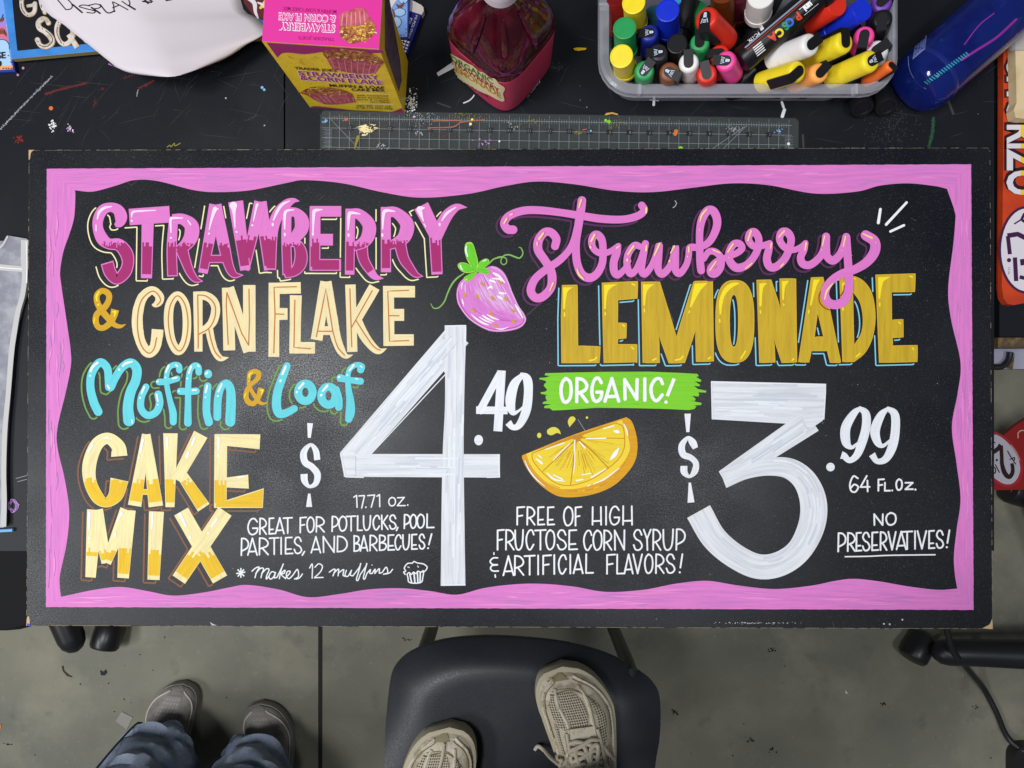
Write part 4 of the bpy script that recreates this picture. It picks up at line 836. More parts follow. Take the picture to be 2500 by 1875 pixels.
# ------------------------------------------------------------------ clear ruler
mat('ruler_clear', (.28, .32, .31), .25, .3, alpha=.075); mat('ruler_line', '#7d868d', .6); mat('ruler_black', '#1b1d20', .6)
def rot2(u, v): return (783+u-.0075*0*v, 0)
RU = thing('acrylic_ruler', 'long clear acrylic ruler with white inch grid and dried paint along the sign edge', 'ruler', P(1360, 318, ZT))
rz = ZT+.0012
def rp(x, y): return (783+x*1.0-.0135*y, 271+y+.0158*x*1.0-.0*x)   # ruler pixels -> photo
cs = [(8, 0), (1158, 0), (1166, 8), (1166, 84), (0, 101), (0, 10)]
bm = bmesh.new(); prism(bm, [P(*rp(*c), rz)[:2] for c in cs], ZT+.0006, ZT+.0032); fin('ruler_strip', bm, 'ruler_clear', RU)
p = Paint(flatmap(ZT+.0033)); p.r = (0, 0, 1)
def rl(x0, y0, x1, y1, w, m='ruler_line', l=1): p.line([(*rp(x0, y0), w), (*rp(x1, y1), w)], m, l, w=w*.85)
rl(5, 17, 1150, 17, 1.7); ys = [41, 65, 88]
for y in ys: rl(5, y, 1150, y, 1.3)
x0 = 22; inch = 48.75
for k in range(0, 8*23+1):
    x_ = x0+k*inch/8; h = 17 if k % 8 == 0 else (11 if k % 4 == 0 else 7); rl(x_, 17-h*.8, x_, 17+h*.8, 1.0)
for k in range(0, 47): x_ = x0+k*inch/2; rl(x_, 17, x_, 92, 1.25)
for k in range(14): x_ = x0-6; rl(x_-(4 if k % 2 else 8), 45+k*3.2, x_+12, 45+k*3.2, .9); rl(1134, 45+k*3.2, 1134+(14 if k % 2 else 20), 45+k*3.2, .9)
rl(x0+3, 20, x0+72, 90, 1.3); rl(1040, 20, 980, 80, 1.5); rl(1035, 22, 950, 82, 1.5)
for k in range(1, 23):
    q = rp(x0+(23-k)*inch+5, 37); p.poly([(q[0]-11, q[1]-3), (q[0]+2, q[1]-3), (q[0]+2, q[1]+9), (q[0]-11, q[1]+9)], 'ruler_black', 2); p.text(str(k), q[0], q[1], 6.5, 'ruler_line', 3, d=(-1, -.016))
for x_, y, m, n_, sg in ((62, 20, 'orange_blob', 14, 4), (520, 18, 'mud_yellow', 40, 14), (355, 8, 'mud_yellow', 50, 22), (300, 55, 'red_smear', 30, 12), (720, 20, 'mud_yellow', 40, 14), (630, 45, 'mud_yellow', 16, 5), (980, 12, 'moss', 40, 16), (900, 85, 'moss', 20, 8), (1010, 30, 'chalk', 60, 8), (250, 12, 'chalk', 60, 16), (400, 70, 'violet', 20, 12), (12, 25, 'pale_blue', 20, 5), (1118, 30, 'pale_blue', 16, 8), (1070, 80, 'mud_yellow', 8, 4), (840, 8, 'scratch', 60, 26), (240, 50, 'chalk', 14, 5), (150, 85, 'chalk', 18, 10), (470, 30, 'chalk', 14, 10)):
    for i in range(n_): q = rp(x_+random.gauss(0, sg), min(max(y+random.gauss(0, sg*.5), 1), 92)); p.dot(q[0], q[1], random.uniform(.5, 2 if n_ < 30 else 1.3), m, 4, n=6)
for i in range(70):   # dried cream brush smear
    a = random.uniform(-2.9, -.3); q = rp(112+random.gauss(0, 9), 44+random.gauss(0, 6)); p.stroke([(q[0], q[1], 2.4), (q[0]+13*math.cos(a), q[1]+12*math.sin(a)+8, .6)], 'cream_paint' if i % 2 else 'cake_cream', 5)
p.stroke([(*rp(92, 62), 8), (*rp(84, 90), 3)], 'mud_yellow', 4)
for t in ([(275, 20), (330, 18), (345, 20)], [(262, 37), (322, 34), (345, 22), (400, 15)], [(640, 36), (650, 34)]): p.stroke([(*rp(*q), 2.4) for q in t], 'orange_dull', 6, wob=.5)
for x_, y, r, m in ((370, 15, 3.2, 'lemon_yellow'), (366, 26, 3.5, 'cake_cream'), (437, 67, 2.4, 'white_blob'), (660, 38, 2.6, 'pale_blue'), (696, 12, 4, 'organic_green'), (704, 15, 4.5, 'organic_green'), (868, 36, 5, 'orange_blob'), (866, 42, 5, 'orange_blob'), (1143, 62, 3.5, 'white_blob'), (880, 78, 6, 'organic_green')): p.dot(*rp(x_, y), r, m, 6)
p.build('ruler_marking', RU)

# ------------------------------------------------------------------ cake mix box
A = Vector(P(757, 262, ZT)); B = Vector(P(988, 277, ZT)); e = (B-A).normalized(); back = Vector((-e.y, e.x, 0)); H = .186; DP = .066
if back.y < 0: back = -back
mat('box_yellow', '#f8dc2a', .38, .5, mott=[('#f0d024', 60, .45, .6)]); mat('box_pink', '#e0369b', .35, .5); mat('box_magenta', '#a8206f', .38, .5); mat('print_white', '#f0ecef', .4); mat('print_black', '#231a14', .5); mat('wood_grey', '#6d6470', .5, mott=[('#4b434d', 90, .5, .62)])
mat('muffin_pink', '#c8626a', .45, mott=[('#a84a55', 160, .45, .6)]); mat('muffin_line', '#e3929a', .45); mat('crumb', '#b5783a', .5, mott=[('#8a4028', 260, .45, .55), ('#e0b040', 190, .58, .64)]); mat('flake', '#e6bd3c', .5); mat('deep_pink', '#b01f72', .45)
BX = thing('cake_mix_box', 'pink and yellow carton of strawberry muffin and loaf cake mix standing behind the ruler', 'box', tuple((A+B)/2+back*DP/2))
bm = bmesh.new(); q = [A, B, B+back*DP, A+back*DP]
b_ = [bm.verts.new(x) for x in q]; t_2 = [bm.verts.new(x+Vector((0, 0, H))) for x in q]
bm.faces.new(b_[::-1]); bm.faces.new(t_2).material_index = 1
for i in range(4): bm.faces.new([b_[i], b_[(i+1) % 4], t_2[(i+1) % 4], t_2[i]])
fin('carton', bm, ['box_yellow', 'box_pink'], BX, bevel=.0012)
def muffin(p, cup, top, lines, l=3, nf=26):
    p.poly(cup, 'muffin_pink', l)
    for t in lines: p.stroke(t, 'muffin_line', l+1)
    p.poly(top, 'crumb', l+1); r_ = np.array(rpath(top)); lo, hi = r_.min(0), r_.max(0); c_ = r_.mean(0)
    for i in range(nf):
        k = random.randrange(len(r_)); q = c_+(r_[k]-c_)*random.random()**.5; a = random.uniform(0, 3); L_ = random.uniform(14, 34)
        p.stroke([(q[0], q[1], 8), (q[0]+L_*math.cos(a), q[1]+L_*.6*math.sin(a), random.uniform(8, 16)), (q[0]+L_*1.5*math.cos(a+.4), q[1]+L_*math.sin(a+.4), 5)], random.choice(['flake', 'flake', 'cream_paint', 'crumb']), l+2)
up = (-.42, -1)
fm = planemap(A, -back); p = Paint(fm, .0002, .00005); p.reg(640, 0, 5.72)
p.poly('62,596! 1690,703! 1696,735! 1500,742 1200,705 1000,700 850,722 600,757 400,738 280,745 212,803!', 'box_magenta', 1)
p.poly('668,1496! 760,1482 1100,1520 1300,1542 1600,1548 1800,1560 1950,1510! 1982,1584! 672,1510!', 'box_magenta', 1)
muffin(p, '885,800! 985,965! 1200,1012 1400,1032 1580,1022! 1670,900! 1300,820', '850,715 1000,690 1150,678 1250,695 1500,735 1690,855 1650,905 1450,850 1250,845 1050,810 890,800', [f'{960+i*95},{830+i*8},10 {1010+i*80},{960+i*8},14 {1030+i*77},{1005+i*4},8' for i in range(8)])
muffin(p, '620,1330! 750,1405! 870,1455 1050,1460 1310,1428! 1250,1310! 950,1290', '540,1295 640,1232 760,1212 960,1225 1150,1262 1262,1320 1150,1300 1000,1335 800,1318 640,1330', [f'{720+i*75},{1345-i*3},8 {800+i*68},{1410-i*2},12 {850+i*62},{1445-i*3},8' for i in range(8)])
for s_, x_, y, x2, y2, h, wht in (('STRAWBERRY', 508, 1052, 1648, 1116, 64, 1), ('&CORN FLAKE', 535, 1116, 1695, 1192, 66, 1)):
    d_ = (x2-x_, y2-y); L_ = math.hypot(*d_); p.text(s_, x_, y, h, 'print_white', 6, d=d_, bold=.055, fit=L_, up=up); p.text(s_, x_+4, y-2, h*.93, 'deep_pink', 7, d=d_, bold=.022, fit=L_-8, up=up)
for s_, x_, y, x2, y2, h in (("TRADER JOE'S", 462, 968, 1045, 1006, 32), ('MUFFIN & LOAF', 940, 1212, 1712, 1246, 36), ('CAKE MIX', 1250, 1270, 1724, 1284, 36)):
    d_ = (x2-x_, y2-y); p.text(s_, x_, y, h, 'print_black', 6, d=d_, bold=.02, fit=math.hypot(*d_), up=up)
for s_, x_, y, x2, y2, h in (('with sweetened', 1322, 1342, 1756, 1350, 20), ('dried strawberry', 1318, 1370, 1764, 1380, 20), ('pieces & crunchy', 1318, 1400, 1772, 1410, 20), ('corn flakes', 1505, 1432, 1785, 1438, 20), ('NET WT. 17.71 OZ', 1325, 1490, 1805, 1502, 24), ('(1 LB 1.71 OZ) 502g', 1312, 1516, 1822, 1530, 22)):
    d_ = (x2-x_, y2-y); p.text(s_, x_, y, h, 'print_black', 6, d=d_, bold=.005, fit=math.hypot(*d_), up=up)
p.line('1290,1298 1540,1306 1790,1322', 'print_white', 6, w=5); p.line('1350,1450 1840,1464', 'print_white', 6, w=5)
for t in ['350,770,8 400,810,14 450,800,6', '520,850,8 560,890,14 590,900,6', '690,810,6 740,800,12 790,810,6', '1720,985,8 1760,1000,12', '540,820,6 520,880,10']: p.stroke(t, 'flake', 5)
for i in range(30): p.dot(random.uniform(300, 850), random.uniform(770, 950), random.uniform(3, 6), 'rind', 4, n=6)
p.build('front_print', BX)
p = Paint(flatmap(ZT+H), .0002, .00005); p.reg(640, 0, 5.72)
for s_, x_, y, x2, y2, h in (('STRAWBERRY', 1022, 352, 240, 312, 104), ('& CORN FLAKE', 1030, 222, 232, 180, 96)):
    d_ = (x2-x_, y2-y); L_ = math.hypot(*d_); p.text(s_, x_, y, h, 'print_white', 2, d=d_, bold=.06, fit=L_); p.text(s_, x_-5, y+4, h*.93, 'box_pink', 3, d=d_, bold=.012, fit=L_-10)
for s_, x_, y, x2, y2, h in (('MUFFIN & LOAF CAKE MIX', 1042, 142, 290, 92, 52), ("TRADER JOE'S", 1010, 530, 505, 503, 44)):
    d_ = (x2-x_, y2-y); p.text(s_, x_, y, h, 'deep_pink', 2, d=d_, bold=.02, fit=math.hypot(*d_))
muffin(p, '1075,230! 1130,172! 1280,122 1390,112 1440,130! 1480,200! 1560,330! 1400,400 1250,420 1085,490!', '1080,480 1120,380 1260,350 1400,360 1470,300 1550,320 1592,400 1540,500 1460,570 1380,580 1250,608 1150,560', [f'{1130+i*58},{190-i*8},10 {1120+i*62},{260},16 {1110+i*66},{360-i*4},8' for i in range(6)], nf=60)
p.build('top_print', BX)
p = Paint(planemap(B, e), .0002, .00005); p.r = (0, 0, 1); p.poly('939.5,-20! 948,-20! 977,146! 981,196! 974,224! 946,142! 940,120!', 'wood_grey', 1)
for k in range(6): p.line([(941.5+k*1.6, 0, .8), (950+k*5.6, 150+k*4, 1)], 'muffin_line' if 0 else 'print_black', 2, w=.6)
p.build('side_print', BX)

# ------------------------------------------------------------------ bottle of lemonade
mat('juice', (.055, .003, .007), .12, .5, coat=.25, mott=[((.11, .008, .022), 26, .5, .64), ((.035, .002, .006), 18, .5, .62)], bump=(38, .9)); mat('juice_dark', (.05, .003, .008), .2, .5, coat=.5)
mat('label_pink', '#c93a5e', .38, .5); mat('label_cream', '#ece0ac', .5); mat('label_green', '#2f8a2c', .5); mat('label_red', '#a8243f', .5); mat('label_gold', '#c99a24', .5); mat('cap_white', '#dcd5dc', .35, .5)
BC = Vector((-.012, .4065, 0)); BA = math.radians(50)
def sup(cx, cy, a, z, n=4.2, m=48, rot=BA):
    out = []
    for k in range(m):
        t = 2*math.pi*k/m; c_, s_ = math.cos(t), math.sin(t); x_ = a*math.copysign(abs(c_)**(2/n), c_); y_ = a*math.copysign(abs(s_)**(2/n), s_)
        out.append((cx+x_*math.cos(rot)-y_*math.sin(rot), cy+x_*math.sin(rot)+y_*math.cos(rot), z))
    return out
LB = thing('juice_bottle', 'square plastic bottle of dark red strawberry lemonade with pink label and white cap', 'bottle', (BC.x, BC.y, ZT))
bm = bmesh.new(); prof = [(.044, .0, 4), (.050, .004, 4), (.0505, .008, 4.2), (.0505, .096, 4.2), (.0515, .099, 4.2), (.050, .103, 4), (.0515, .107, 4), (.050, .111, 4), (.051, .116, 3.8), (.0495, .124, 3.4), (.045, .138, 3), (.037, .153, 2.6), (.027, .168, 2.2), (.020, .180, 2), (.0175, .188, 2), (.0175, .197, 2)]
rings(bm, [sup(BC.x, BC.y, a, ZT+z, n) for a, z, n in prof]); fin('bottle_body', bm, 'juice', LB, True)
bm = bmesh.new(); rings(bm, [sup(BC.x, BC.y, a, ZT+z, 4.2) for a, z in ((.0507, .0075), (.0513, .008), (.0513, .095), (.0507, .0955))], False, False); fin('paper_label', bm, 'label_pink', LB, True)
bm = bmesh.new(); lathe(bm, [(.0205, .186), (.0205, .197), (.0195, .209), (.017, .2105), (0, .2105)], (BC.x, BC.y, ZT), seg=48); fin('screw_cap', bm, 'cap_white', LB)
bm = bmesh.new()
for k in range(8):
    a = BA+math.pi/4+k*math.pi/4; pts = []
    for r_, z_ in ((.050, .122), (.046, .140), (.037, .156), (.026, .171)): pts.append((BC.x+r_*math.cos(a)*1.02, BC.y+r_*math.sin(a)*1.02, ZT+z_))
    tube(bm, pts, [.002, .004, .004, .002], 8)
fin('shoulder_ridge', bm, 'juice_dark', LB, True)
def inb(q, g):
    dx, dy = q.x-BC.x, q.y-BC.y; c_, s_ = math.cos(-BA), math.sin(-BA); x_, y_ = dx*c_-dy*s_, dx*s_+dy*c_
    return ZT < q.z < ZT+.12 and (abs(x_)/(.0513+g))**4.2+(abs(y_)/(.0513+g))**4.2 < 1
p = Paint(raymap(inb, .9), .0006, .0002); p.sub = 5; p.reg(1070, 0, 5.72)
p.poly('118,690 150,735 250,790 330,835 420,890 480,915 560,990 640,1020 720,1085 790,1100 850,1170 920,1215! 930,1250 905,1310 925,1400 890,1420! 800,1380 700,1325 560,1270 450,1205 350,1150 250,1065 180,1000 145,900 130,800', 'label_cream', 1)
u2 = (-.18, -1)
for s_, x_, y, x2, y2, h, m in (('ORGANIC', 172, 835, 768, 1180, 72, 'label_green'), ('STRAWBERRY', 160, 872, 858, 1300, 56, 'label_red'), ('LEMONADE', 172, 955, 878, 1376, 74, 'label_gold'), ('NET 64 FL. OZ. (2 QTS) 1.89L', 290, 1122, 704, 1372, 22, 'print_black')):
    d_ = (x2-x_, y2-y); p.text(s_, x_, y, h, m, 3, d=d_, bold=.02, fit=math.hypot(*d_), up=u2)
p.text("TRADER JOE'S", 250, 790, 30, 'label_red', 3, d=(400, 225), bold=.02, fit=430, up=u2)
p.poly('1228,1455! 1240,1365! 1420,1112! 1424,1195! 1290,1400!', 'print_white', 2)
for k in range(9): t = k/9; p.line([(1245+175*t, 1372-255*t, 4), (1240+180*t, 1435-250*t, 4)], 'print_black', 3, w=4+3*(k % 3))
p.build('label_print', LB)

# ------------------------------------------------------------------ eraser, scraps
mat('eraser_white', '#cfc6c2', .6); mat('sleeve_navy', '#10166a', .45); mat('gold_scrap', '#caa24a', .4)
ER = thing('eraser', 'white block eraser in a navy printed sleeve leaning out from under the blue sign', 'eraser', P(1000, 75, ZT))
pp = lambda s_, x0, y0, sc, z: [P(x0+float(a.split(',')[0])/sc, y0+float(a.split(',')[1])/sc, z)[:2] for a in s_.split()]
bm = bmesh.new(); prism(bm, pp('1000,-80 1140,20 1330,120 1385,180 1395,270 1335,372 900,235', 900, 0, 10.37, ZT+.012), ZT+.001, ZT+.0115); fin('rubber', bm, 'eraser_white', ER, bevel=.0015)
bm = bmesh.new(); prism(bm, pp('1030,276 1335,378 975,1375 700,1300', 900, 0, 10.37, ZT+.012), ZT+.001, ZT+.0125); fin('sleeve', bm, 'sleeve_navy', ER, bevel=.0008)
p = Paint(flatmap(ZT+.0125), .0001); p.reg(900, 0, 10.37); p.text('HI-POLYMER', 1195, 372, 62, 'eraser_white', 1, d=(-222, 600), fit=640); p.text('ERASER', 1035, 430, 80, 'eraser_white', 1, d=(-222, 600), bold=.02, fit=560)
for i in range(4):
    for j in range(4): x_, y = 985-75*i+(-25)*j, 1040-18*i*1.5+75*j; p.poly([(x_, y), (x_+52, y+16), (x_+38, y+62), (x_-14, y+44)], 'print_white', 1)
p.build('sleeve_print', ER)
def scrap(name, label, cat, t, m, sc=(0, 0, 1), z=ZT, h=.0004):
    bm = bmesh.new(); prism(bm, pp(t, *sc, z+.001), z+.0006, z+.0006+h); return tag(fin(name, bm, m), label, cat)
mat('paper_white', '#dcd8dd', .7)
scrap('paper_strip', 'torn white paper strip poking out left of the red bottle', 'paper scrap', '1066,178 1070,186 1108,166 1104,152', 'paper_white')
scrap('yellow_scrap', 'small yellow peel of dried paint left of the marker tub', 'paint scrap', '1400,118 1410,116 1432,117 1430,121 1412,124 1402,122', 'cake_yellow')
scrap('gold_foil', 'thin curved golden shaving lying on top edge of the ruler', 'shaving', '1476,281 1480,276 1495,274 1509,278 1508,281 1494,278 1481,281', 'gold_scrap', z=ZT+.003)
bm = bmesh.new(); tube(bm, [P(*q, ZT+.0015) for q in cr([(1131, 252), (1145, 246), (1154, 238), (1158, 232)], 5)], .0009, 6); tag(fin('thread', bm, 'paper_white'), 'short curved white thread on the black table below the red bottle', 'thread')
# ------------------------------------------------------------------ tub of paint markers
mat('tub_clear', (.55, .56, .62), .28, .5, alpha=.22); mat('tub_rim', (.58, .59, .66), .22, .55, alpha=.40, coat=.3)
def rrect(x0, x1, y0, y1, r, z, k=7):
    out = []
    for cx, cy, a0 in ((x1-r, y1-r, 0), (x0+r, y1-r, 90), (x0+r, y0+r, 180), (x1-r, y0+r, 270)):
        for i in range(k): a = math.radians(a0+90*i/(k-1)); out.append((cx+r*math.cos(a), cy+r*math.sin(a), z))
    return out
ZR = .838; tx0, tx1, ty0, ty1 = .112, .436, .3465, .60
TU = thing('marker_tub', 'clear plastic tub with rounded rim filled with paint markers', 'tub', ((tx0+tx1)/2, (ty0+ty1)/2, ZT))
bm = bmesh.new(); rs = []
for ins, z in ((.016, ZT+.001), (.0125, ZT+.004), (.004, ZR-.006), (.0012, ZR-.001)): rs.append(rrect(tx0+ins, tx1-ins, ty0+ins, ty1-ins, .03, z))
rings(bm, rs, True, False); fin('tub_body', bm, 'tub_clear', TU, True)
bm = bmesh.new(); rs = []
for ins, z in ((.001, ZR-.001), (.0, ZR+.001), (-.007, ZR+.0015), (-.0105, ZR-.001), (-.0115, ZR-.010), (-.0095, ZR-.0105)): rs.append(rrect(tx0+ins, tx1-ins, ty0+ins, ty1-ins, .03-ins, z))
rings(bm, rs, False, False); fin('tub_rim', bm, 'tub_rim', TU, True)
for q in ((tx0+.034, ty0-.0115, 0), (tx1-.04, ty0-.0115, 0), (tx0-.0115, ty0+.09, 1)):
    bm = bmesh.new()
    if q[2]: box(bm, q[0], q[0]+.0115, q[1], q[1]+.0035, ZR-.009, ZR+.0022)
    else: box(bm, q[0], q[0]+.0035, q[1], q[1]+.0115, ZR-.009, ZR+.0022)
    fin('rib', bm, 'tub_rim', TU, bevel=.0006)
caps = {'yellow': '#f2da2c', 'green': '#2f9a57', 'deep green': '#1f7f45', 'blue': '#1530c8', 'navy': '#1c2a8e', 'white': '#e8e5e2', 'brown': '#7d4a2c', 'red': '#d7301f', 'pink': '#f0489b', 'orange': '#f0702a', 'pale orange': '#f7a852', 'purple': '#6a3a9e', 'black': '#17171a', 'charcoal': '#26262a', 'dark red': '#7d1414', 'teal': '#22505e', 'rust': '#6a3210', 'sky blue': '#3f8fc4', 'wine': '#4a1020'}
for k, v in caps.items(): mat('cap_'+k, v, .36, .4, mott=[(tuple(x*.72 for x in lin(v)), 70, .50, .72, .32), (tuple(x*.5 for x in lin(v)), 300, .68, .74, .4)])
mat('barrel_black', (.008, .008, .010), .35, .35); mat('clip_black', (.009, .009, .011), .42, .3); mat('icon_white', '#c9d2e4', .5)
def place(root, tip, tail, ang=0):
    """stand a thing along tail->tip with its local X (clip side) turned to a heading on the table"""
    z = (Vector(tip)-Vector(tail)).normalized(); h = Vector((math.cos(ang), -math.sin(ang), 0)); x = (h-z*h.dot(z)).normalized(); y = z.cross(x)
    root.location = tail; root.rotation_euler = Matrix((x, y, z)).transposed().to_euler()
def child(name, bm, m, root, smooth=True):
    o = fin(name, bm, m, None, smooth); o.parent = root; return o
def marker(label, colour, tip, tail, kind='clip', r=.0115, caplen=.05, spin=0., icon=True):
    tip, tail = Vector(tip), Vector(tail); L = (tip-tail).length
    root = thing('paint_marker', label, 'marker', tail, 'paint markers in the tub'); m = 'cap_'+colour; c0 = L-caplen
    bm = bmesh.new(); lathe(bm, [(.0, 0), (r*.8, 0), (r*.9, .004), (r*.9, c0), (0, c0)], seg=20); child('barrel', bm, 'barrel_black', root)
    if kind == 'clip':
        bm = bmesh.new(); lathe(bm, [(r*.93, c0-.001), (r, c0), (r, c0+.012), (r*.985, c0+.0125), (r*.97, L-.006), (r*.93, L-.0025), (r*.82, L-.0006), (r*.7, L), (0, L)], seg=28); cap = child('cap', bm, m, root)
        bm = bmesh.new(); w = r*.46; pts = [(w*math.cos(a)*1.0, w*math.sin(a)) for a in (math.pi/2+math.pi*k/8 for k in range(9))]
        pts = [(x-.08*r, y) for x, y in pts]+[(r*1.18, -w), (r*1.18, w)]; prism(bm, pts, L-.0004, L+.0011)
        box(bm, r*1.0, r*1.22, -w, w, L-.034, L-.0006); clip = child('clip', bm, 'clip_black', cap, False)
        if icon:
            bm = bmesh.new(); zt = L+.0012; k = r*.34
            lathe(bm, [(k*.38, 0), (k*.38, .0002), (0, .0002)], (-.30*r, 0, zt), seg=12)
            prism(bm, [(-.25*r, -k*.38), (-.02*r, -k*.42), (-.02*r, k*.42), (-.25*r, k*.38)], zt, zt+.0002)
            for s_ in (-1, 1): prism(bm, [(.04*r, s_*k*.45), (.42*r, s_*k*.78), (.42*r, s_*k*.95), (.04*r, s_*k*.62)][::s_], zt, zt+.0002)
            for q in (.14, .24, .34): prism(bm, [(q*r, -k*.45), (q*r+.05*r, -k*.45), (q*r+.05*r, k*.45), (q*r, k*.45)], zt, zt+.0002)
            child('cap_icon', bm, 'icon_white', cap, False)
    elif kind == 'flat':
        R = r*1.12; bm = bmesh.new(); n = 28
        lathe(bm, [(R*.9, c0-.002), (R*1.06, c0), (R*1.06, c0+.006), (R, c0+.0065), (R*.94, L-.003), (R*.98, L-.0026), (R*.98, L-.0004), (R*.93, L), (R*.86, L), (R*.85, L-.0006), (R*.1, L-.0006), (R*.09, L-.001), (0, L-.001)], seg=36); child('cap', bm, m, root)
    else:
        bm = bmesh.new(); lathe(bm, [(r*.95, c0-.001), (r*1.05, c0), (r*1.05, c0+.008), (r, c0+.0085), (r, L-.001), (r*.94, L), (0, L)], seg=32); child('cap', bm, m, root)
    place(root, tip, tail, spin); return root
def up_m(label, colour, u, v, tu=None, tv=None, zt=.88, spin=0, **k):
    tip = P(u, v, zt); tail = P(tu, min(tv, 211), .765) if tu else (tip[0], tip[1]-.004, .756)
    return marker(label, colour, tip, tail, spin=math.radians(spin), **k)
Q = lambda s_: [float(a) for a in s_.split(',')]
up_m('yellow flat-topped marker in the front left corner of the tub', 'yellow', 1517, 137, 1541, 222, kind='flat')
up_m('green flat-topped marker between two yellow ones along the left side', 'green', 1525, 68, 1530, 190, kind='flat')
up_m('yellow flat-topped marker behind the flat green one on the left', 'yellow', 1547, 6, 1560, 120, kind='flat')
up_m('bright blue flat-topped marker, top left group', 'blue', 1630, 25, 1632, 140, kind='flat', zt=.885)
up_m('glossy black capped marker in the middle of upright group', 'black', 1653, 106, 1650, 190, kind='flat', zt=.868, r=.0102)
up_m('navy marker with black clip turned left', 'navy', 1585, 80, 1585, 170, zt=.865, spin=180, r=.0108)
up_m('charcoal marker with white icon in the middle of left group', 'charcoal', 1607, 128, 1605, 215, zt=.862, spin=178)
up_m('green clip marker in the front row beside the yellow corner one', 'green', 1573, 172, 1573, 245, zt=.866, spin=-52)
up_m('brown clip marker in the front row', 'brown', 1634, 176, 1632, 248, zt=.866, spin=28)
up_m('white marker with slotted black clip in the front row', 'white', 1681, 152, 1690, 240, zt=.872, spin=-90, icon=False)
up_m('red clip marker in the front row left of the pink one', 'red', 1725, 180, 1728, 250, zt=.864, spin=-102, icon=False)
up_m('red marker half hidden behind the pink one', 'red', 1756, 130, 1758, 215, zt=.858, spin=182, icon=False)
up_m('pink clip marker leaning at front centre of the tub', 'pink', 1771, 148, 1806, 255, zt=.874, spin=188, caplen=.056, r=.0118)
up_m('dark green marker with slotted clip behind the white one', 'green', 1708, 103, 1704, 190, zt=.866, spin=-88, icon=False)
up_m('red marker leaning across the back with its clip facing left', 'red', 1722, 44, 1836, 162, zt=.888, spin=98, r=.0135, caplen=.062)
up_m('translucent brown capped marker standing at the back', 'rust', 1765, -22, 1766, 110, zt=.872, kind='plain', r=.014, caplen=.07)
up_m('dark wine coloured marker at the back beside the white cap', 'wine', 1806, -15, 1806, 90, zt=.86, kind='plain')
up_m('white flat-capped marker standing at the top centre', 'white', 1858, -12, 1838, 110, zt=.885, kind='plain', r=.0145, caplen=.045)
up_m('dark red marker behind the yellow cap in the back left corner', 'dark red', 1505, -8, 1510, 110, zt=.84, kind='plain', r=.013)
up_m('dull teal marker low between the yellow and blue caps', 'teal', 1598, 30, 1600, 140, zt=.83, kind='plain')
up_m('sky blue marker at the very back left', 'sky blue', 1650, -12, 1650, 90, zt=.84, kind='plain')
def lie(label, colour, u, v, cu, cv, Lc=.058, z1=.876, L=.13, spin=0, **k):
    """leaning marker: cap tip and cap mouth seen at two photo points, cap length known"""
    tip = Vector(P(u, v, z1)); lo, hi = z1-Lc*.98, z1
    for _ in range(30):
        m_ = (lo+hi)/2
        if (Vector(P(cu, cv, m_))-tip).length > Lc: lo = m_
        else: hi = m_
    d = (Vector(P(cu, cv, hi))-tip).normalized(); L = min(L, (tip.z-.768)/max(-d.z, .05))
    return marker(label, colour, tip, tip+d*L, caplen=Lc, spin=math.radians(spin), **k)
big = marker('big black marker with coloured printed letters lying across the tub', 'black', P(2052, -58, .878), P(1808, 150, .850), 'plain', .0165, .03)
lie('large red flat capped marker leaning up to the right', 'red', 2044, 12, 1963, 65, .06, .872, kind='plain', r=.0122)
lie('large bright blue flat capped marker beside the red one', 'blue', 2106, 24, 2024, 78, .06, .872, kind='plain', r=.0122)
lie('white clip marker lying over the yellow ones', 'white', 1981, 108, 1887, 145, .06, .884, spin=-35, r=.0128, icon=False)
lie('yellow clip marker right behind the white lying one', 'yellow', 2064, 102, 1968, 148, .062, .874, spin=-95, r=.0125, icon=False)
lie('yellow clip marker with icon nearest the right end', 'yellow', 2129, 148, 2030, 190, .062, .876, spin=-28, r=.0125)
lie('yellow clip marker lowest at the front with its clip toward the rim', 'yellow', 1950, 174, 1860, 201, .058, .872, spin=142, r=.0122, icon=False)
lie('pale orange clip marker between two yellow ones at the front', 'pale orange', 2003, 177, 1940, 203, .055, .864, spin=-48, r=.0115, icon=False)
lie('slim orange marker poking over the front right corner', 'orange', 2176, 159, 2116, 198, .045, .868, spin=38, r=.0068, icon=False)
up_m('pink marker with worn slotted clip on the right', 'pink', 2110, 86, 2090, 165, zt=.862, spin=100, icon=False)
up_m('black marker standing by the right wall', 'black', 2154, 44, 2130, 130, zt=.862, spin=95, icon=False)
up_m('purple clip marker in the back right corner', 'purple', 2153, 4, 2125, 95, zt=.862, spin=-40, icon=False)
up_m('white round marker behind the right yellow one', 'white', 2142, 122, 2120, 190, zt=.85, spin=-30, icon=False, r=.0125)
up_m('dark green marker deep in the middle of the tub', 'deep green', 1700, 20, 1702, 120, zt=.83, kind='plain')
for u, v, tu, tv, z in ((1690, -40, 1640, 160, .82), (1900, -30, 1780, 200, .81), (1960, 60, 1800, 205, .80), (2090, 60, 1900, 215, .80), (1750, 20, 1700, 190, .80), (2140, 110, 1990, 215, .80)):
    marker('plain black marker body buried under the coloured ones', 'black', P(u, v, z+.02), P(tu, tv, z), 'plain')
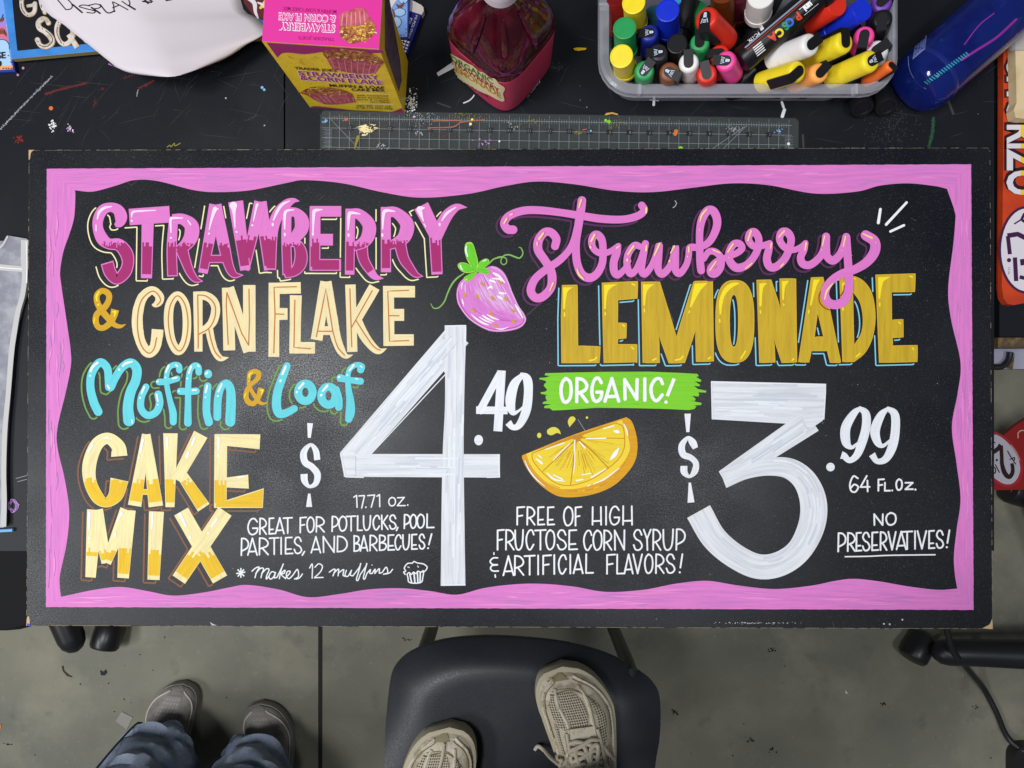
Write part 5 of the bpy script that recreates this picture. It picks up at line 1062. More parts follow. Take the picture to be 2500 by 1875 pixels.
# printing on the big black marker
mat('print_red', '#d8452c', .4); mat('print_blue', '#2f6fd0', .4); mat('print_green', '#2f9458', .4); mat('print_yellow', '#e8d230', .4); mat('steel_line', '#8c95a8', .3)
MK = big
a_, b_ = Vector(P(2052, -58, .878)), Vector(P(1808, 150, .850)); ax = (a_-b_).normalized()
def inm(q, g):
    t = (q-b_).dot(ax); return 0 < t < (a_-b_).length and (q-b_-ax*t).length < .0152+g
p = Paint(raymap(inm, .93), .0003, .00006); p.sub = 4; p.reg(1800, 0, 5.53)
dd = (-.78, .62)
for ch, x_, y, m in (('P', 800, 165, 'print_red'), ('O', 700, 235, 'print_blue'), ('S', 625, 300, 'print_green'), ('C', 565, 375, 'print_yellow'), ('A', 470, 440, 'print_red')): p.text(ch, x_+20, y-10, 105, m, 2, d=dd, bold=.05)
p.text('uni', 985, 20, 75, 'print_white', 2, d=dd, bold=.06); p.text('PC-17K', 285, 425, 42, 'print_white', 2, d=dd, bold=.02)
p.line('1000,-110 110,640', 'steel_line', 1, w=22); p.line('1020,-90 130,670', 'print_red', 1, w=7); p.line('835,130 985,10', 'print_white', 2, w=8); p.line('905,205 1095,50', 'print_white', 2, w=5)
for k in range(5): p.line(f'{320+14*k},{565+26*k} {215+14*k},{650+26*k}', 'print_white', 2, w=13)
p.poly('285,345! 325,322! 362,385! 322,420!', 'print_white', 2)
o = p.build('barrel_print'); o.parent = MK; o.matrix_parent_inverse = MK.matrix_basis.inverted()
# black markers on the table in front of the tub
for (u, v), lb in (((2100, 248), 'left one of two black markers lying under the tub corner'), ((2158, 245), 'right one of two black markers lying under the tub corner')):
    root = thing('loose_marker', lb, 'marker', P(u, v, ZT+.014), 'loose black markers')
    bm = bmesh.new(); lathe(bm, [(.012, -.03), (.0135, -.02), (.0135, .012), (.0125, .014), (.0095, .014), (.0085, .012), (0, .012)], seg=28); o = child('cap_shell', bm, 'clip_black', root)
    d = Vector((0, -1, .62)).normalized(); root.rotation_euler = d.to_track_quat('Z', 'Y').to_euler()

# ------------------------------------------------------------------ blue water bottle
mat('bottle_blue', (.014, .035, .30), .12, .5, trans=.55, alpha=.86, coat=.3, ior=1.25, mott=[((.01, .02, .22), 22, .5, .62), ((.05, .16, .75), 30, .62, .70, .7)], bump=(26, .35))  # dark and bright blue blotches in the colour imitate mottled reflections
mat('blue_cap', (.008, .018, .16), .3, .5, coat=.3); mat('sticker', '#7f8fc8', .5); mat('sticker_dark', '#1e2c7c', .5); mat('scale_teal', '#2f8fae', .4); mat('pen_magenta', '#8a2f93', .4)
w0, w1 = Vector(P(2226, 222, ZT+.039)), Vector(P(2545, -60, ZT+.039)); wx = (w1-w0).normalized(); WL = (w1-w0).length; WR = .0385
WB = thing('water_bottle', 'translucent blue plastic water bottle lying on its side right of the markers', 'bottle', tuple(w0))
bm = bmesh.new(); lathe(bm, [(0, .0), (WR*.55, .0), (WR*.82, .003), (WR*.95, .010), (WR, .02), (WR*.985, .026), (WR, .032), (WR, WL*.7), (WR*.8, WL*.85), (.02, WL*.95), (.02, WL)], w0, wx, 48); fin('bottle_body', bm, 'bottle_blue', WB, True)
bm = bmesh.new(); lathe(bm, [(WR*1.0, .025), (WR*1.012, .027), (WR*1.012, .029), (WR, .031)], w0, wx, 48); fin('base_ring', bm, 'blue_cap', WB, True)
def inw(q, g):
    t = (q-w0).dot(wx); return .0 < t < WL and (q-w0-wx*t).length < WR+g
p = Paint(raymap(inw, .9), .0003, .0001); p.sub = 5; p.reg(2000, 0, 2.764)
p.poly('630,402! 655,268! 728,210! 714,330!', 'sticker', 1)
for k in range(8): t = k/8; p.line([(640+80*t, 382-72*t, 3), (658+66*t, 285-60*t, 3)], 'sticker_dark', 2, w=3+2*(k % 2))
for k in range(18): t = k/18; p.line([(712+295*t, 552-208*t, 3), (732+290*t, 566-208*t, 3)], 'scale_teal', 2, w=10)
p.stroke('960,405 1060,340 1200,250 1330,130', 'pen_magenta', 1, w=16); p.stroke('980,300 1080,170 1180,90', 'pen_magenta', 1, w=7)
p.stroke('600,380 610,470 660,560 720,600', 'sticker', 1, w=4)
p.build('bottle_print', WB)

# ------------------------------------------------------------------ right: side table with the red sign, wood offcut, bin
SD = thing('side_table', 'narrow black side table with a worn edge beside the sign on the right', 'table', P(2560, 400, 0))
x0, y1, _ = P(2440, -300, .735); x1, y0, _ = P(2760, 822, .735)
bm = bmesh.new(); box(bm, x0, x1, y0, y1, .70, .735); fin('tabletop', bm, 'table_black', SD, bevel=.002)
bm = bmesh.new(); box(bm, x0, x1, y0-.014, y0-.001, .704, .732); fin('edge_band', bm, 'edge_brown', SD, bevel=.001)
for a in (x0+.03, x1-.03):
    for b in (y0+.03, y1-.03):
        bm = bmesh.new(); box(bm, a-.015, a+.015, b-.015, b+.015, 0, .70); fin('table_leg', bm, 'steel_black', SD)
mat('bin_white', '#9a9aac', .5); mat('bin_metal', '#6b7486', .3, metal=.6)
BN = thing('storage_bin', 'pale bin with a black hooked handle under the side table edge', 'bin', P(2470, 880, .58))
x0, y1, _ = P(2426, 845, .66); x1, y0, _ = P(2640, 901, .66)
bm = bmesh.new(); box(bm, x0, x1, y0, y1, .60, .66); fin('bin_body', bm, 'bin_white', BN, bevel=.003)
bm = bmesh.new(); box(bm, x0, x1, y1-.004, y1+.004, .655, .675); fin('bin_rim', bm, 'bin_metal', BN, bevel=.001)
bm = bmesh.new(); tube(bm, [P(*q, .667) for q in cr([(2424, 896), (2442, 896), (2456, 888), (2464, 875), (2467, 860)], 5)], .0042, 10); fin('hook_handle', bm, 'plastic_black', BN, True)
p = Paint(flatmap(.6605), .0002); p.r = (0, 0, 1); p.poly('2456,900! 2474,876! 2478,862! 2473,901!', 'edge_brown', 1); p.build('bin_painted_shadow', BN)  # flat brown sliver beside the hook, painted on as a shadow

mat('sign_orange', '#c8441c', .45, mott=[('#a83018', 9, .42, .62)]); mat('sign_red', '#a8261e', .45); mat('sign_yellow', '#e6c62a', .5); mat('sign_white', '#d6d0d8', .5); mat('sign_ink', '#2a0f18', .5); mat('sign_purple', '#3b1440', .5)
RS = thing('red_sign', 'orange red price sign reading CHORIZO sideways with a white oval tag, far right', 'sign', P(2520, 380, .735))
zs = .748; cs = [(2450, 55), (2449, 400), (2446, 700), (2450, 728), (2460, 742), (2475, 745), (2500, 740), (2720, 735), (2720, 55)]
bm = bmesh.new(); prism(bm, [P(*c, zs)[:2] for c in cs], .7365, zs); fin('sign_panel', bm, 'sign_orange', RS, bevel=.001)
p = Paint(flatmap(zs), .0002); p.r = (0, 0, 1)
for bo, m, l, cl in ((.09, 'sign_ink', 1, None), (.03, 'sign_white', 2, None), (.03, 'sign_yellow', 3, .30)): p.text('CHORIZO', 2461, 130, 72, m, l, d=(0, 1), bold=bo, fit=346, clip=cl)
p.poly([(2506+68*math.cos(a), 610+107*math.sin(a)) for a in (k*math.pi/20 for k in range(40))], 'sign_purple', 4); p.poly([(2506+62*math.cos(a), 610+101*math.sin(a)) for a in (k*math.pi/20 for k in range(40))], 'sign_white', 5)
p.reg(2380, 250, 3.25)
for t, w in (('262,1060 278,1205', 32), ('258,1058 340,1045 400,1075', 38), ('318,1230 328,1418', 34), ('360,1270 400,1265', 50), ('355,1385 400,1395', 30), ('395,880 370,930 400,950', 22), ('312,965 375,925', 12)): p.stroke(t, 'sign_purple', 6, w=w, smooth=False, cap='b')
p.dot(271, 1252, 17, 'sign_purple', 6); p.text('12 oz.', 264, 1305, 18, 'sign_ink', 6, d=(0, 1))
p.build('sign_lettering', RS)
mat('pine', '#d9c39a', .6, mott=[('#c4a878', 30, .45, .7)]); mat('bag_film', (.6, .62, .68), .3, .5, alpha=.3)
bm = bmesh.new(); prism(bm, [P(*c, .764)[:2] for c in ((2478, 82), (2482, 250), (2475, 268), (2480, 287), (2500, 290), (2640, 286), (2640, 82))], .749, .764); tag(fin('wood_offcut', bm, 'pine', bevel=.0015), 'pale pine wood offcut wrapped in film lying on the red sign', 'wood block')
bm = bmesh.new(); prism(bm, [P(*c, .77)[:2] for c in ((2466, 100), (2472, 60), (2490, 40), (2640, 30), (2640, 120), (2474, 120))], .7645, .769); tag(fin('plastic_film', bm, 'bag_film', bevel=.001), 'crumpled clear plastic film at the top of the pine offcut', 'film')

# second red sign near the floor
mat('sign_deepred', '#8f1a18', .45); mat('oval_white', '#b8b4c0', .5); mat('sign_cream', '#c9a58e', .6); mat('rim_red', '#a32430', .45)
R2 = thing('price_sign', 'deep red sign with tilted white oval price tag low on the floor at right', 'sign', P(2480, 1100, .12))
zs = .14; rp2 = lambda t, z: [P(2380+float(a.split(',')[0])/4.88, 980+float(a.split(',')[1])/4.88, z)[:2] for a in t.split()]
bm = bmesh.new(); prism(bm, rp2('60,640 340,408 480,290 700,150 1100,700 700,1050 60,1060', zs), zs-.012, zs); fin('sign_panel', bm, 'sign_deepred', R2, bevel=.001)
p = Paint(flatmap(zs), .0003, .0004); p.reg(2380, 980, 4.88)
p.poly('100,480 205,372 300,385 420,470 520,610 578,760 560,900 500,985 420,1020 330,1012 220,950 120,850 80,650', 'rim_red', 1); p.poly('110,500 205,402 290,412 400,500 495,630 540,780 520,890 465,965 400,988 320,970 225,905 120,800 90,650', 'oval_white', 2)
p.stroke('120,650,60 205,610,56 270,570,50 312,520,56', 'sign_ink', 3, cap='b'); p.stroke('312,525,46 320,650,44 325,750,48 355,850,56 405,900,54 445,860,48 452,800,44 442,738,40', 'sign_ink', 3, cap='b')
p.dot(262, 700, 14, 'sign_ink', 3); 
for t in ('390,592 432,665 485,745', '420,690 470,670 470,700', '245,755 292,845', '205,770 245,800 240,855 205,830', '200,470 225,455 215,490 240,490'): p.stroke(t, 'sign_ink', 3, w=13)
p.stroke('515,430 515,380 545,350 600,345', 'sign_cream', 3, w=14); p.dot(515, 430, 9, 'sign_cream', 3); p.stroke('430,520 490,600 535,700', 'sign_cream', 3, w=9)
p.build('sign_lettering', R2)

# ------------------------------------------------------------------ top left: two signs, paper, blue sign, mesh bag
mat('frame_blue', '#3f8ad8', .45, mott=[('#3578c4', 20, .45, .6)]); mat('panel_black', (.008, .009, .013), .5, .2); mat('bone', '#d9cfc4', .5, mott=[('#b8a893', 60, .5, .62)]); mat('tan_line', '#a8845c', .5); mat('ply', '#9c9468', .7); mat('ink', '#1d1620', .5)
S1 = thing('blue_framed_sign', 'black sign with blue frame and bone coloured letters half covered by paper', 'sign', P(150, 60, ZT))
zs = ZT+.016; f8 = lambda t: [(float(a.split(',')[0])/8.508, float(a.split(',')[1])/8.508) for a in t.split()]
oc = f8('60,-250 75,0 190,880 238,1228 2050,1062 5640,770 5560,-250')
bm = bmesh.new(); prism(bm, [P(*c, zs)[:2] for c in oc], ZT+.008, zs); fin('sign_board', bm, 'ply', S1, bevel=.0008)
p = Paint(flatmap(zs), .0002, .0002); p.reg(0, 0, 8.508)
p.poly('62,-240! 77,0! 192,880! 240,1222! 2050,1056! 5630,764! 5550,-240!', 'frame_blue', 0); p.poly('240,-240! 255,0! 300,500! 360,1055! 1880,905! 5300,640! 5250,-240!', 'panel_black', 1)
bl = [('470,-80,90 452,60,90 480,200,96 560,300,90 660,300,96 725,220,90 728,75,96', 'r'), ('560,130,60 740,100,80', 'b'), ('830,-20,60 865,120,66 935,270,80', 'r'), ('1010,480,110 960,400,90 880,400,120 800,480,116 830,590,120 940,660,120 1060,780,130 1080,900,120 960,975,110 840,940,100 780,830,116', 'r'), ('1250,420,110 1190,560,110 1190,720,104 1240,850,100 1330,920,100 1440,880,110 1510,740,116 1520,560,110', 'r'), ('1430,720,110 1610,990,120', 'b'), ('1720,780,60 1790,870,50 1880,900,40', 'r')]
for t, c_ in bl: p.stroke(t, 'tan_line', 2, cap=c_)
for t, c_ in bl: p.stroke([(float(a.split(',')[0])-9, float(a.split(',')[1])-5, float(a.split(',')[2])*.86) for a in t.split()], 'bone', 3, cap=c_)
for t in ('438,70 450,180 520,285', '820,930 900,968 1000,955 1090,850 1060,740 950,635', '1188,560 1185,700 1275,895', '850,60 860,150', '870,480 960,560'): p.stroke(t, 'ink', 4, w=14)
for x_, y in ((435, 15), (570, 318), (888, 232), (808, 568), (880, 598), (790, 860), (1212, 472), (1200, 520), (1320, 915)): p.dot(x_, y, 11, 'ink', 4)
p.reg(0, 0, 3.16); mat('swirl_red', '#5a1a22', .5)
p.poly('1880,-60! 2080,-60! 2080,180! 1960,130! 1880,20!', 'swirl_red', 2); p.stroke('1900,-20,20 1960,20,34 1970,90,24 1990,140,14', 'sign_white', 3); p.stroke('2010,60,20 2050,20,40 2080,-20,30', 'sign_yellow', 3); p.stroke('1990,20,12 2030,40,20 2060,90,12', 'sign_white', 3)
p.build('sign_painting', S1)

mat('sky_blue', '#6f9fec', .5, mott=[('#8fb6f4', 18, .45, .6)]); mat('card_pink', '#d56f8c', .5); mat('card_lilac', '#a583d8', .5); mat('cloud_blue', '#a9cdf6', .5); mat('card_navy', '#22358f', .5); mat('card_orange', '#f0a472', .5); mat('brown_blob', '#7a4526', .5)
S2 = thing('price_card', 'blue and pink painted card at the far left edge, lowest corner ending in E', 'sign', P(12, 90, ZT))
bm = bmesh.new(); prism(bm, [P(*c, ZT+.0065)[:2] for c in f8('-900,-250 40,-250 75,0 200,900 318,1490 60,1500 -900,1560')], ZT+.0006, ZT+.0065); fin('card', bm, 'card_navy', S2)
p = Paint(flatmap(ZT+.0065), .0002, .0002); p.reg(0, 0, 8.508)
p.poly('-900,-240! 30,-240! 70,0! 195,900! 265,1440! -900,1510!', 'sky_blue', 0); p.poly('-900,470! 100,420! 120,560! -900,600!', 'card_lilac', 1); p.poly('-900,590! 118,550! 180,860! 100,830 -50,800 -900,860!', 'card_pink', 1)
p.poly('-400,830! 20,815 120,850 180,920 185,1000 240,1360! -400,1400!', 'cloud_blue', 2); p.poly('-400,1385! 262,1360! 266,1436! -400,1470!', 'card_orange', 3)
for t in ('-60,400 20,390 60,300', '-40,610 60,605 115,690 120,750', '-60,830 40,820 130,850 185,930 190,1010', '210,1280 240,1300'): p.stroke(t, 'ink', 4, w=13)
p.stroke('-40,440,40 40,420,50 70,360,14', 'brown_blob', 3); p.stroke('-60,690,80 30,660,80 90,700,40', 'brown_blob', 3)
p.text('SE', -62, 1215, 130, 'ink', 5, d=(1, -.05), bold=.03); p.text('GE', -300, 1215, 130, 'ink', 5, d=(1, -.05), bold=.03)
p.dot(170, 1155, 12, 'ink', 5); p.dot(-10, 1320, 42, 'ink', 5, ry=60)
for x_ in (65, 125, 175, 235): p.dot(x_, 1418, 18, 'ink', 5, ry=12)
p.build('card_painting', S2)

S3 = thing('cloud_sign', 'small light blue cloud card poking out behind the cake mix carton', 'sign', P(975, 40, ZT+.014))
zs = ZT+.02; bm = bmesh.new(); prism(bm, [P(*c, zs)[:2] for c in ((850, -120), (1002, -120), (1000, 0), (996, 92), (860, 96))], zs-.006, zs); fin('card', bm, 'card_navy', S3)
p = Paint(flatmap(zs), .0002, .0002); p.reg(900, 0, 10.37)
p.poly('-300,-900! 1010,-900! 985,0! 975,930! -300,950!', 'sky_blue', 0)
for x_, y, rx, ry in ((790, 310, 160, 110), (650, 560, 190, 160), (880, 0, 120, 100)): p.dot(x_, y, rx, 'ink', 1, ry=ry); p.dot(x_-4, y, rx-14, 'cloud_blue', 2, ry=ry-14)
p.stroke('700,100,20 780,170,90 860,120,60 890,40,16', 'brown_blob', 3); p.stroke('600,230,30 640,330,50 660,450,20', 'brown_blob', 3)
for x_, y, r in ((815, 890, 32), (900, 888, 24), (940, 740, 20), (940, 830, 14)): p.dot(x_, y, r, 'sticker_dark', 3, ry=12)
p.poly('500,-20! 730,-20! 570,210!', 'paper_white', 4)
p.build('card_painting', S3)

mat('paper', '#d9d0d6', .75, .2)
rows = [[(60, -170), (330, -190), (600, -180)], [(95, 2), (340, 0), (588, 2)], [(158, 62), (380, 60), (628, 45)], [(215, 108), (400, 108), (652, 68)], [(262, 146), (420, 140), (640, 86)], [(292, 168), (420, 166), (600, 110)], [(330, 181), (430, 184), (548, 144)], [(398, 188.5), (425, 186.5), (452, 181)]]
zr = [.79, .795, .80, .806, .812, .816, .818, .818]
S_ = []
for (a, b, c_), z in zip(rows, zr):
    S_.append([P(*q, z-.030*abs(t-.45)**1.3*2+.0) for t, q in zip([k/16 for k in range(17)], cr([a, b, c_], 8))])
bm = bmesh.new(); gv = [[bm.verts.new(p_) for p_ in r] for r in [[tuple(x) for x in cr([S_[i][j] for i in range(8)], 4)] for j in range(17)]]
for i in range(16):
    for j in range(len(gv[0])-1): bm.faces.new([gv[i][j], gv[i+1][j], gv[i+1][j+1], gv[i][j+1]])
PA = fin('paper_sheet', bm, 'paper', None, True); tag(PA, 'curled sheet of white paper with handwriting DISPLAY over the blue framed sign', 'paper')
so = PA.modifiers.new('thick', 'SOLIDIFY'); so.thickness = .0004
from mathutils.bvhtree import BVHTree
bpy.context.view_layer.update(); bv = BVHTree.FromObject(PA, bpy.context.evaluated_depsgraph_get())
def onpaper(u, v, dz):
    d = Vector(((u-1250)/F, -(v-937.5)/F, -1.0)).normalized(); h = bv.ray_cast(Vector((0, 0, ZC)), d)
    return (h[0] if h[0] else Vector(P(u, v, .8)))-d*dz
p = Paint(onpaper, .0006, .0001); p.reg(0, 0, 3.16)
for t, w in (('425,-25 470,30 505,72', 5), ('430,-50 500,-20 545,20 556,50 540,70 505,74', 5), ('560,35 632,96', 8), ('690,45 640,38 610,50 660,66 730,85 720,100 670,96', 5), ('705,58 770,102', 8), ('680,42 740,30 775,45 760,62 715,68', 5), ('772,35 828,98 885,84', 6), ('880,90 875,40 870,15 940,50 985,75', 5), ('868,60 915,40', 5), ('940,10 990,42 1000,20 985,-10', 5), ('990,42 1040,72', 8), ('1100,10 1165,18', 7), ('1108,-10 1140,25', 8), ('1140,-10 1172,10', 7), ('1280,4 1325,-4', 6)): p.stroke(t, 'ink', 1, w=w*1.5)
p.build('handwriting', PA)

mat('mesh_white', (.56, .57, .62), .7, .2, alpha=.62, bump=(500, .4), mott=[((.36, .37, .43), 30, .45, .6)]); mat('mesh_trim', '#c4c2c0', .75, bump=(900, .5))
MB = thing('mesh_bag', 'white translucent mesh pouch with a zipped band at left table edge', 'pouch', P(15, 930, ZT))
bm = bmesh.new(); prism(bm, [P(*c, ZT+.005)[:2] for c in ((-300, 560), (0, 588), (9, 588), (19, 575), (66, 583), (67, 690), (60, 722), (45, 775), (28, 858), (20, 980), (12, 1100), (9, 1288), (-300, 1300))], ZT+.0008, ZT+.005); fin('mesh_cloth', bm, 'mesh_white', MB, bevel=.0015)
p = Paint(flatmap(ZT+.005), .0004, .0003); p.r = (0, 0, 1)
p.poly('-300,640! 0,645! 55,650! 55,664! 0,660! -300,655!', 'mesh_trim', 1); p.stroke('60,586,18 59,640,16 60,675,13 55,720,12 44,760,12 35,810,13 28,860,13 20,960,12 12,1050,12 9,1150,12 10,1220,13 8,1286,14', 'mesh_trim', 2, cap='b'); p.stroke('18,578 5,600 -20,620', 'mesh_trim', 1, w=5); p.line('0,653 54,657', 'print_white', 3, w=2.5)
p.stroke('64,590 66,640 65,690', 'print_white', 3, w=2.5)
p.build('trim', MB)
bm = bmesh.new(); tube(bm, [P(-160, 1304, ZT+.0025), P(32, 1294, ZT+.0025)], .0022, 10); tag(fin('blue_pencil', bm, 'pale_blue', smooth=True), 'thin light blue stick on the table below the mesh pouch', 'pencil')
# ------------------------------------------------------------------ chair under the photographer
mat('chair_plastic', (.022, .024, .032), .40, .5, rvar=(500, .33, .48, .05), bump=(450, .6), mott=[((.036, .038, .045), 7, .48, .7, .6), ((.055, .056, .06), 420, .60, .72, .7)]); mat('tube_steel', (.018, .018, .02), .35, .5)
CH = thing('chair', 'dark grey moulded plastic chair with tube legs that the photographer stands on', 'chair', P(1275, 1860, 0))
oc = [(937, 1900), (938, 1860), (940, 1800), (944, 1738), (952, 1665), (965, 1625), (1004, 1590), (1080, 1562), (1184, 1552), (1292, 1557), (1388, 1569), (1484, 1596), (1561, 1638), (1600, 1674), (1612, 1715), (1611, 1796), (1601, 1860), (1595, 1920), (1580, 2010), (1550, 2100), (1500, 2160), (1270, 2175), (1050, 2165), (985, 2100), (950, 2010)]
oc = [q[:2] for q in cr(oc, 4, True)]
cen = np.array([1270, 1880]); bm = bmesh.new(); rs = []
for r in (1.0, 1.0, .985, .96, .92, .88, .84, .80, .76, .72, .66, .55, .4, .2, .03):
    ring = []
    for q in oc:
        d = np.array(q)-cen; fr = max(0, -d[1])/330; t = max(0, (r-.70)/.30)
        z = .452-.034*t**1.8*min(1, fr*1.25)-.010*t**2+.006*max(0, (r-.5))*abs(d[0])/330
        x_, y_, _ = P(*(cen+d*r), z); ring.append((x_, y_, z-(.006 if not rs else 0)))
    rs.append(ring)
rings(bm, rs, False, True); CS = fin('seat', bm, 'chair_plastic', CH, True)
CSm = CS.modifiers.new('thick', 'SOLIDIFY'); CSm.thickness = .005
for u, v, u2, v2 in ((1030, 1610, 0, 0), (1540, 1640, 0, 0), (1020, 2100, 0, 0), (1540, 2100, 0, 0)):
    x_, y_, _ = P(u, v, .41); bm = bmesh.new(); tube(bm, [(x_*.96, y_-.03, .425), (x_, y_, .415), (x_, y_+.002, .38), (x_, y_+.004, .012), (x_, y_+.004, 0)], [.0125]*4+[.013], 14); fin('leg', bm, 'tube_steel', CH, True)
bm = bmesh.new(); rs = []
for k in range(9):
    t = k/8; z = .47+.36*t; w = .20-.03*t; y_ = P(0, 2172, .45)[1]-.01-.05*t
    rs.append([(x_, y_-.03*(1-(x_/w)**2)+.0, z) for x_ in np.linspace(-w, w, 13)])
x0 = P(1270, 0, .45)[0]; rings(bm, [[(a+x0, b, c_) for a, b, c_ in r] for r in rs], False, False, closed=False); o = fin('backrest', bm, 'chair_plastic', CH, True); o.modifiers.new('thick', 'SOLIDIFY').thickness = .006

# ------------------------------------------------------------------ office chairs (bases, casters)
mat('caster_black', (.012, .012, .013), .35, .5); mat('seat_mesh', (.010, .010, .011), .8, .2, bump=(180, .8)); mat('spot_white', '#d9d9d9', .5)
def swivel(label, gx, gy, angs, R, seat=None, off=(.2, .028), hd=.9):
    t = thing('office_chair', label, 'chair', (gx, gy, 0))
    bm = bmesh.new(); lathe(bm, [(.035, .10), (.035, .13), (.027, .14), (.027, .40), (.0, .40)], (gx, gy, 0), seg=24); fin('gas_column', bm, 'steel_black', t, True)
    for a in angs:
        a = math.radians(a); c_, s_ = math.cos(a), math.sin(a); ex, ey = gx+R*c_, gy+R*s_
        bm = bmesh.new(); tube(bm, [(gx, gy, .125), (gx+R*.4*c_, gy+R*.4*s_, .105), (gx+R*.8*c_, gy+R*.8*s_, .084), (gx+R*.96*c_, gy+R*.96*s_, .079), (gx+R*1.01*c_, gy+R*1.01*s_, .078), (gx+R*1.045*c_, gy+R*1.045*s_, .077), (gx+R*1.06*c_, gy+R*1.06*s_, .0765)], [.034, .031, .0285, .028, .024, .015, .004], 20); fin('base_arm', bm, 'steel_black', t, True)
        ca = a+hd; dx, dy = math.cos(ca), math.sin(ca); px_, py_ = ex+off[1]*math.cos(a+off[0]), ey+off[1]*math.sin(a+off[0])
        bm = bmesh.new(); lathe(bm, [(.0, -.030), (.020, -.030), (.027, -.028), (.0305, -.022), (.0312, 0), (.0305, .022), (.027, .028), (.020, .030), (0, .030)], (px_, py_, .034), (dx, dy, .25), 32); hood = fin('caster_hood', bm, 'caster_black', t, True)
        for k in (-1, 1):
            bm = bmesh.new(); lathe(bm, [(.0, -.010), (.019, -.010), (.025, -.008), (.027, -.003), (.027, .003), (.025, .008), (.019, .010), (0, .010)], (px_+dx*.019*k, py_+dy*.019*k, .028), (dx, dy, 0), 28); fin('caster_wheel', bm, 'caster_black', hood, True)
    if seat:
        cx, cy, hx, hy, z = seat; bm = bmesh.new(); rings(bm, [rrect(cx-hx+i, cx+hx-i, cy-hy+i, cy+hy-i, .12, zz, 10) for i, zz in ((.03, z-.05), (.004, z-.035), (0, z-.02), (.006, z-.006), (.03, z))]); fin('seat', bm, 'seat_mesh', t, True)
        bm = bmesh.new(); box(bm, min(gx, cx)-.08, max(gx, cx)+.08, min(gy, cy)-.06, max(gy, cy)+.06, .395, z-.05); fin('seat_plate', bm, 'steel_black', t, bevel=.01)
    return t
lx, ly, _ = P(108, 1212, 0)
sx, sy, _ = P(-208, 1165, .50)
swivel('black office chair with ribbed mesh seat at the left edge under the sign', lx, ly, [-70+72*k for k in range(5)], .325, (sx, sy, .255, .252, .50), off=(1.25, .050), hd=-.55)
rx, ry, _ = P(2612, 1556, 0)
swivel('black five armed rolling base at the right edge with power cord across it', rx, ry, [181+72*k for k in range(5)][:1]+[112, 40, -32, -104], .335)
bm = bmesh.new(); cp = cr([P(2300, 1490, .14), P(2312, 1540, .135), P(2328, 1590, .12), P(2368, 1640, .06), P(2402, 1682, .012), P(2432, 1738, .010), P(2456, 1794, .010), P(2482, 1822, .02), P(2520, 1844, .03), P(2600, 1870, .02)], 6); tube(bm, cp, .0062, 10); tag(fin('extension_cord', bm, 'plastic_black', smooth=True), 'black power cord curving across the floor at lower right', 'cord')
bm = bmesh.new(); rings(bm, [rrect(P(2476, 0, .03)[0], P(2640, 0, .03)[0], P(0, 2010, .03)[1], P(0, 1822, .03)[1], .03, z) for z in (.001, .03)]); tag(fin('power_adapter', bm, 'plastic_black', bevel=.004), 'black adapter block at the end of the cord in the bottom right corner', 'adapter')

# ------------------------------------------------------------------ floor litter
def bit(name, label, cat, t, m, h=.001): bm = bmesh.new(); prism(bm, [P(*[float(x) for x in a.split(',')], 0)[:2] for a in t.split()], .0004, .0004+h); return tag(fin(name, bm, m), label, cat)
mat('sticker_grey', '#8f8d86', .6); mat('dry_leaf', '#3d3522', .8); mat('lint', '#23252b', .8); mat('crumb_dark', '#1a1812', .9)
bit('paper_square', 'small pale square sticker on the concrete left of the grey shoe', 'sticker', '283,1760 298,1737 325,1751 310,1780', 'sticker_grey')
bit('leaf_bit', 'thin dry leaf curl on the floor at the far left', 'leaf', '151,1626 155,1625 157,1637 167,1646 177,1652 175,1653 164,1650 154,1638', 'dry_leaf')
bit('lint', 'dark fuzzy lint speck left of the grey shoe toe', 'lint', '245,1636 252,1640 259,1634 262,1642 256,1649 247,1648', 'lint')
bit('white_chip', 'tiny white triangular chip on the floor right of the chair', 'chip', '2063,1684 2070,1692 2064,1693', 'paper_white')
bit('orange_crumb', 'tiny orange crumb at the left picture edge on the floor', 'crumb', '0,1768 4,1770 3,1778 0,1779', 'orange_blob')
p = Paint(flatmap(.0003), .0002); p.r = (0, 0, 1)
for i in range(90):
    u = random.uniform(0, 2500); v = random.uniform(1540, 1875); r = random.choice([.6, .7, .9, 1.2, 2]); p.dot(u, v, r, 'crumb_dark', 1, ry=r*random.uniform(.5, 1), n=7)
for u, v, n_ in ((1885, 1587, 14), (1645, 1740, 18), (2155, 1720, 12), (1830, 1806, 10), (18, 1818, 10), (2380, 1727, 8), (1885, 1830, 8), (990, 1560, 6), (1620, 1508, 5)):
    for k in range(n_): p.dot(u+random.gauss(0, 5), v+random.gauss(0, 3), random.uniform(.7, 2.4), 'crumb_dark', 2, n=6)
for i in range(26): p.dot(random.uniform(0, 2500), random.uniform(1540, 1875), random.uniform(.7, 1.4), 'chalk', 2, n=5)
o = p.build('floor_grit'); o['kind'] = 'stuff'; tag(o, 'dark grit and specks scattered over the concrete floor', 'grit')

